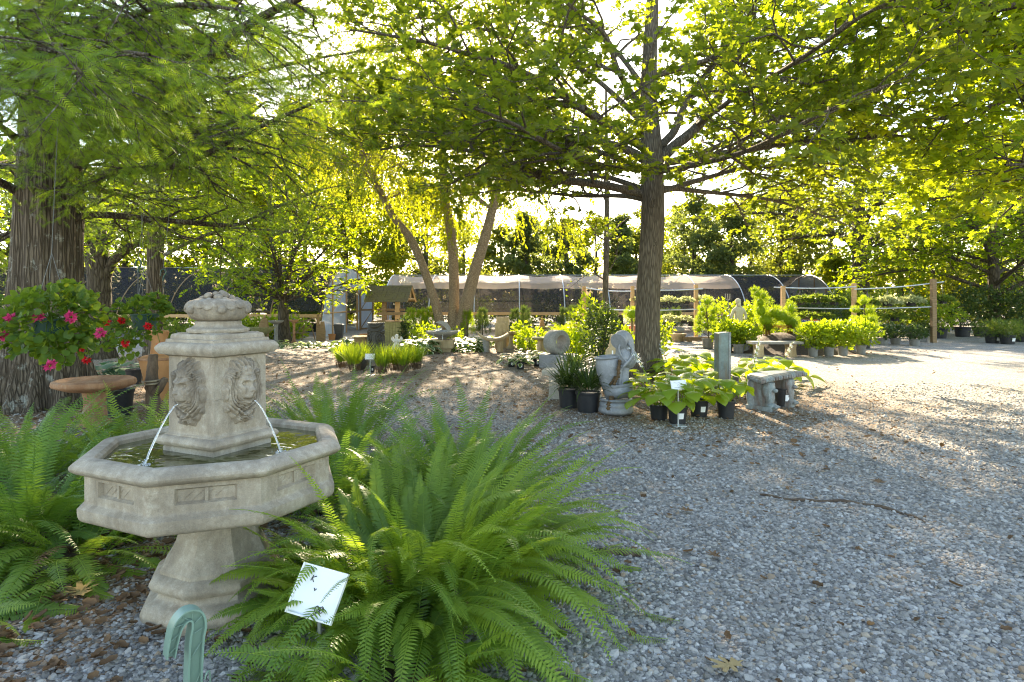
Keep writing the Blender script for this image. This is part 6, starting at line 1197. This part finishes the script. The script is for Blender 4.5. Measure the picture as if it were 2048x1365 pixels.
for i,(px,py,r,top,lab) in enumerate(((1600,602,.30,575,'loose green hanging basket first right of the animal topiary post'),(1632,600,.32,575,'loose green hanging basket over the striped bunting'),(1668,602,.30,575,'loose green hanging basket left of the spiral topiary'),(1735,606,.28,578,'grey green hanging basket behind the top of the spiral topiary'),(1775,604,.33,575,'pale leafy hanging basket midway to the rough knotty post'),(1822,603,.33,571,'pale leafy hanging basket close to the rough knotty post'),(1885,600,.28,566,'grey green hanging basket right of the rough knotty post'),(1615,634,.30,616,'lower loose green hanging basket over the striped bunting'),(1650,636,.28,616,'lower loose green hanging basket left of the spiral topiary'),(1790,634,.30,615,'lower green hanging basket midway to the rough knotty post'))):
    basket(lab,px,py,22.35,r,top,'mshrub' if i not in (4,5) else 'palebasket',430)
# red cart, ball topiary, ball fountain
y=23; x=PX(1259,y); o=thing('red_cart','red garden cart half hidden behind the oak trunk','cart',(x,y,0)); b=MB(); b.box((0,0,.38),(.62,.45,.18),taper=1.12,a=.5); b.box((.1,0,.50),(.3,.3,.10),a=.5); b.build('cart_bed',M['redcart'],o,bevel=.02)
for s_ in (-1,1): b=MB(); b.lathe([(.02,-.03),(.16,-.03),(.17,0),(.16,.03),(.02,.03)],20,a=.5); b.V=[v@rotx(pi/2).T+[s_*.18,-.24,.17] for v in b.V]; b.build('wheel',M['black'],o,smooth=True,sharp=40)
def cloud(b,c,r,n,size,mi=0,spike=0.0,tm=FEA):
    d=rdir(n); rr=np.asarray(r)*np.ones(3); p=c+d*rr*(U(.62,1.02,n))[:,None]; b.inst(*tm,p,basis(nrm(d+.45*rdir(n)+[0,0,.25+spike]),rdir(n)),size*U(.6,1.25,n),mi=mi); b.ball(c,rr*.62,12,8,a=.2,mi=mi)
y=20.8; x=PX(1264,y); o=thing('ball_topiary','round clipped ball topiary on a bare stem left of the oak trunk','topiary',(x,y,0)); b=MB(); cloud(b,np.array([0,0,1.02]),(.26,.26,.24),700,.10); b.build('clipped_ball',M['topiary'],o); b=MB(); b.tube([(0,0,.2),(0,0,.9)],.025,6,a=.5); b.build('stem',M['twig'],o); potmesh(.16,.3,'black',o)
y=22.6; x=PX(1356,y); o=thing('ball_fountain','round stone ball fountain on a carved stone bowl right of the oak trunk','fountain',(x,y,0)); lathe_part(o,'stone_ball',[(.13,.28)]+arc(.15,.285,.14,.52,.10,9)+[(.10,.525),(.07,.50),(.001,.49)],'grey'); lathe_part(o,'bowl',[(.2,-.02),(.2,.06),(.22,.14),(.29,.22),(.30,.27),(.25,.275),(.001,.25)],'tanstone'); b=MB(); b.tube([(0,0,.49),(0,0,.58)],[.02,.008],6,a=.5); b.build('water_bubble',M['jet'],o,smooth=True)
y=22.4; o=thing('timber_edging','low timber edging lying on gravel between the ball fountain and the pom pom topiary','timber',(PX(1395,y),y,0)); b=MB(); b.box((0,0,.10),(1.1,.12,.14),a=.5); b.box((-.3,-.02,.03),(.12,.3,.08),a=.5); b.box((.3,-.02,.03),(.12,.3,.08),a=.5); b.build('beam',M['oldwood'],o,bevel=.01)
y=19.3; x=PX(1416,y); sc=y/F_PX; o=thing('pompom_topiary','pom pom topiary of many clipped balls in a grey pot','topiary',(x,y,0)); potmesh(.185,.31,'greyplastic',o); b=MB(); st=MB(); st.tube(crom([(0,0,.25),(.02,0,.45),(-.02,0,.8),(-.06,0,1.35)],5),.022,6,a=.5)
for cx,cy,r in ((840,310,45),(790,385,30),(820,425,32),(785,460,26),(775,515,30),(775,582,40),(900,470,45),(840,540,40),(905,410,35),(940,380,36),(885,560,30)):
    px,py=1240+cx/4.876,540+cy/4.876; c=np.array([(px-1416)*sc,U(-.16,.16),EYE-(py-600)*sc]); r=r/4.876*sc*1.05; cloud(b,c,r,150,.10,spike=.3); st.tube([(0,0,max(.3,c[2]-.2)),c],.010,5,a=.5)
b.build('clipped_balls',M['topiary'],o); st.build('stem',M['twig'],o)
# Neptune statue
x,y=PX(1477,19.0),19.0; o=thing('sea_god_statue','cream statue of a bare chested bearded man holding a trident above the shrubs','statue',(x,y,.06)); 
V_=[(0,0,.70),(0,0,.85),(.01,0,1.02),(.01,0,1.16),(.0,-.01,1.25),(-.01,-.02,1.37),(-.14,0,1.12),(-.22,-.02,.95),(-.26,-.06,.80),(.15,0,1.12),(.22,-.02,.97),(.17,-.12,.84),(-.08,0,.55),(-.09,-.02,.28),(-.09,0,.04),(.08,-.02,.55),(.10,-.08,.30),(.10,-.02,.04)]
skin('body',V_,[(0,1),(1,2),(2,3),(3,4),(4,5),(3,6),(6,7),(7,8),(3,9),(9,10),(10,11),(0,12),(12,13),(13,14),(0,15),(15,16),(16,17)],[.13,.12,.135,.12,.05,.075,.06,.048,.035,.06,.048,.035,.10,.07,.05,.10,.07,.05],M['cream'],o)
b=MB(); b.ball((-.01,.01,1.40),(.085,.09,.085),14,10,.5,jit=.05); b.build('hair',M['cream'],o,smooth=True); b=MB(); b.ball((-.01,-.075,1.30),(.05,.04,.07),12,8,.5,jit=.06); b.build('beard',M['cream'],o,smooth=True)
b=MB(); b.lathe([(.16,.30),(.20,.45),(.19,.62),(.15,.72)],20,a=.5,fn=lambda t:1+.08*np.sin(7*t),cap=False); b.build('loin_cloth',M['cream'],o,smooth=True); b=MB(); b.lathe([(.24,-.02),(.24,.04),(.2,.06)],20,a=.5); b.build('base',M['cream'],o,smooth=True,sharp=40)
b=MB(); b.tube([(-.25,-.06,.70),(-.34,-.06,1.40),(-.345,-.06,1.48)],.013,6,a=.5)
for s_ in (-1,0,1): b.tube(crom([(-.34,-.06,1.42),(-.345+s_*.06,-.06,1.46),(-.35+s_*.07,-.06,1.62)],4),.012,6,a=.5)
b.build('trident',M['grey'],o,smooth=True)
# mound, animal topiary, bench
xm,ym=PX(1578,18.4),18.4; X,Y=np.meshgrid(np.linspace(-2.2,2.2,60),np.linspace(-1.9,1.9,50)); q=np.sqrt((X/1.75)**2+(Y/1.4)**2); Z=.56/(1+np.exp((q-.72)*7))+.025*sgn_noise(X,Y,5,9)*(q<1.4)-.02*(q>1.15)-.03; b=MB(); b.grid(np.stack([X,Y,Z],-1),a=.5); tag(b.build('mulch_mound',M['mulchbed'],smooth=True,loc=(xm,ym,0)),'low mound of dark bark mulch under the animal topiary','mound',kind='structure')
x,y=PX(1548,18.2),18.2; sc=y/F_PX; o=thing('animal_topiary','golden green conifer topiary clipped like a standing animal with raised head and tail','topiary',(x,y,.46)); b=MB(); zz=lambda py: EYE-(py-600)*sc-.46
def bl(px,py,rx,rz,ry,n): cloud(b,np.array([(px-1548)*sc,0,zz(py)]),(rx*sc,ry*sc,rz*sc),n,.085)
for q in ((1515,588,9,9,9,220),(1509,580,7,5,6,120),(1526,592,7,10,8,200),(1520,606,11,13,10,320),(1522,622,14,16,13,420),(1531,640,20,18,16,600),(1548,627,18,15,16,460),(1562,632,20,16,17,520),(1578,642,18,15,16,480),(1587,648,12,16,14,380),(1582,618,9,14,9,300),(1536,654,14,12,13,300),(1540,601,4,5,5,90)): bl(*q)
b.build('clipped_body',M['topiary'],o)
b=MB(); 
for px,pa,pb in ((1531,655,670),(1538,655,670),(1584,655,671),(1578,655,670)): 
    for i in range(5): b.tube([((px-1548+U(-2,2))*sc,U(-.1,.1),zz(pb)-.12),((px-1548+U(-4,4))*sc,U(-.08,.08),zz(pa-6))],.018,5,a=.5)
c=np.array([(1557-1548)*sc,0,zz(652)]); b.build('stems',M['topbrown'],o)
b=MB(); n=420; d=rdir(n); p=np.stack([U(-15,32,n)*sc,U(-.16,.16,n),np.zeros(n)],-1); p[:,2]=zz(652)+.02*rng.standard_normal(n); b.inst(*FEA,p,basis(nrm(d*[1,1,.5]-[0,0,.4]),rdir(n)),.08*U(.6,1.2,n)); b.build('brown_underside',M['topbrown'],o)
bench('stone_bench','long weathered tan bench in front of the mulch mound',PX(1549,16.6),16.6,.02,1.36,.4,.40,'tanstone','grey',legw=.2,inset=.25,topt=.07)
lone_pot('clay_pot','small round pale pot left of the mulch mound',*at(1477,17.6),.16,.26,'greyplastic')
# striped bunting
y=21.6; x=PX(1622,y); o=thing('flag_bunting','striped red white and blue flag bunting hung behind the mulch mound','flag',(x,y,.5)); b=MB(); n=40; u=np.linspace(-.34,.34,n); 
for j in range(7): v=np.array([[(a,.03*math.sin(a*30),.30-.045*(j+q)-.05*a+.02*math.sin(a*9)) for q in (0,1)] for a in u]); b.grid(v,a=.5,mi=(0 if j%2==0 else 1))
v=np.array([[(a,.03*math.sin(a*30)-.006,.305-.19*q-.05*a+.02*math.sin(a*9)) for q in (0,1)] for a in u[:18]]); b.grid(v,a=.5,mi=2)
for i in range(5):
    for j in range(3): a=u[2+3*i]; b.ball((a,.03*math.sin(a*30)-.012,.27-.055*j-.05*a),(.009,.004,.009),6,4,a=.5,mi=1)
M['fred']=plain_mat('red_cloth',(.55,.03,.03),.8); M['fblue']=plain_mat('navy_cloth',(.04,.06,.22),.8)
b.build('bunting_cloth',[M['fred'],M['tagwhite'],M['fblue']],o,smooth=True); b=MB(); b.tube([(-.35,.02,.32),(.35,.02,.28)],.012,6,a=.5); 
for s_ in (-.35,.35): b.tube([(s_,.02,-.52),(s_,.02,.30)],.015,6,a=.5)
b.build('bunting_frame',M['oldwood'],o)
# hydrangea row and spiral topiary
RG='bright leafy shrubs in grey pots'
for px,py,rx,lab in ((1626,713,.42,'leftmost bright leafy shrub in a grey pot beside the mulch mound'),(1658,712,.42,'bright leafy potted shrub second from the left beside the mulch mound'),(1686,711,.42,'bright leafy potted shrub in the middle of the grey pot row'),(1722,709,.50,'rightmost tall bright leafy shrub in a large grey pot'),(1705,704,.42,'bright leafy potted shrub behind the gap of the grey pot row')):
    x,y=GP(px,py); shrub('potted_shrub',lab,x,y,rx,.34,.58,620,.125,'yshrub',TRI3,pot=(.135,.25,'greyplastic'),group=RG)
for px,Y,rx,rz,zc,n,m,lab in ((1455,18.0,.42,.36,.55,700,'yshrub','bright potted shrub between the pom pom topiary and the stone bench'),(1487,17.9,.42,.32,.50,600,'yshrub','bright shrub directly below the bearded statue'),(1450,21.2,.55,.62,.85,700,'yshrub','tall pale sunlit shrub left of the bearded statue'),(1507,21.4,.55,.60,.85,700,'yshrub','tall pale sunlit shrub right of the bearded statue'),(1545,20.6,.5,.42,.5,420,'yshrub','sunlit shrub behind the legs of the animal topiary'),(1320,19.5,.38,.45,.5,360,'yshrub','sunlit leafy plant peeping out right of the oak trunk')):
    shrub('leafy_shrub',lab,*at(px,Y),rx,rz,zc,n,.13,m,TRI3,pot=(.16,.25,'greyplastic'),group='bright shrubs around the bearded statue')
y=19.4; sc=y/F_PX; x=PX(1728,y); o=thing('spiral_topiary','spiky spiral topiary conifer with bright upright tips behind the grey pot row','topiary',(x,y,0)); b=MB(); st=MB(); st.tube([(0,0,.1),(.02,0,1.5)],[.04,.02],8,a=.5); potmesh(.2,.3,'black',o)
for px,py,r in ((1728,604,11),(1713,622,8),(1738,622,11),(1712,641,8),(1741,640,12),(1726,640,7),(1735,655,14),(1750,655,11),(1716,662,14)):
    c=np.array([(px-1728)*sc,U(-.1,.1),EYE-(py-600)*sc]); cloud(b,c,r*sc*.80,170,.11,spike=1.1)
b.build('clipped_whorls',M['topiary'],o); st.build('stem',M['twig'],o)
# right hand stock
DG='low dark shrubs in grey pots'
for px,py,lab in ((1766,690,'low dark shrub in a grey pot right of the bright shrub row'),(1791,689,'low dark shrub in a grey pot below the grey saucer birdbath'),(1829,692,'low dark shrub in a grey pot left of the rough knotty post'),(1845,684,'low dark shrub in a grey pot half behind its neighbour by the rough knotty post')):
    x,y=GP(px,py); shrub('potted_shrub',lab,x,y,.36,.23,.45,520,.09,'dshrub',TRI3,pot=(.17,.22,'greyplastic'),group=DG)
x,y=at(1783,22.6); birdbath('birdbath','grey saucer birdbath rising above the low dark potted shrubs',x,y,.60,.36,'grey',.09)
MG='mounded conifers in black pots at the right'
for px,py,rx,lab in ((1985,686,.55,'leftmost mounded bright conifer in a black pot at the right edge'),(2015,688,.5,'middle mounded bright conifer in a black pot at the right edge'),(2046,684,.55,'rightmost mounded bright conifer cut by the right frame edge')):
    x,y=GP(px,py); shrub('mounded_conifer',lab,x,y,rx,.28,.50,900,.13,'mshrub',FEA,pot=(.24,.32,'black',1),group=MG)
SG='large potted shrubs in the back row at the right'
for i,(px,Y,rx,rz,m,lab) in enumerate(((1730,24.5,.7,.8,'mshrub','grey green bushy shrub behind the spiral topiary'),(1780,25.0,.8,.85,'mshrub','mid green bushy shrub behind the grey saucer birdbath'),(1832,25.0,.8,.8,'mshrub','soft feathery green shrub left of the rough knotty post'),(1878,24.4,.85,.62,'yshrub','spreading fine leaved shrub right of the rough knotty post'),(1925,25.4,.7,.85,'dshrub','dark blue green shrub in a big black pot, first right of the spreading one'),(1962,25.6,.7,.9,'dshrub','dark shrub behind the leftmost mounded conifer'),(2000,25.6,.8,.85,'dshrub','dark shrub behind the middle mounded conifer'),(2042,25.4,.8,.85,'dshrub','dark shrub behind the rightmost mounded conifer'),(1640,24.4,.7,.7,'dshrub','dark shrub low behind the striped bunting'),(1690,25.5,.8,.85,'mshrub','pale green shrub behind the lower hanging baskets'),(1605,25,.6,.7,'dshrub','dark shrub behind the tail of the animal topiary'))):
    shrub('potted_shrub',lab,*at(px,Y),rx,rz,rz+.32,760,.14,m,TRI3 if m!='mshrub' else RH,pot=(.30,.40),group=SG)
x,y=at(1655,20.4); shrub('low_conifer','low dark spreading conifer between the bunting and the grey pot row',x,y,.62,.2,.42,520,.13,'dshrub',FEA,pot=(.2,.25))
# far-off wood closing the view
b=MB(); n=26000; a=U(-1.15,1.15,n); rr=U(52,66,n); hmax=3.8+2.4*sgn_noise(a*22,a*0,1,5); p=np.stack([rr*np.sin(a),rr*np.cos(a),U(0,1,n)**.9*np.maximum(hmax,1.5)],-1); b.inst(*RH,p,basis(rdir(n),rdir(n,.8)),U(.35,.7,n)); tag(b.build('distant_woodland',M['bgleaf']),'far-off line of woods closing the yard','woodland',kind='stuff')
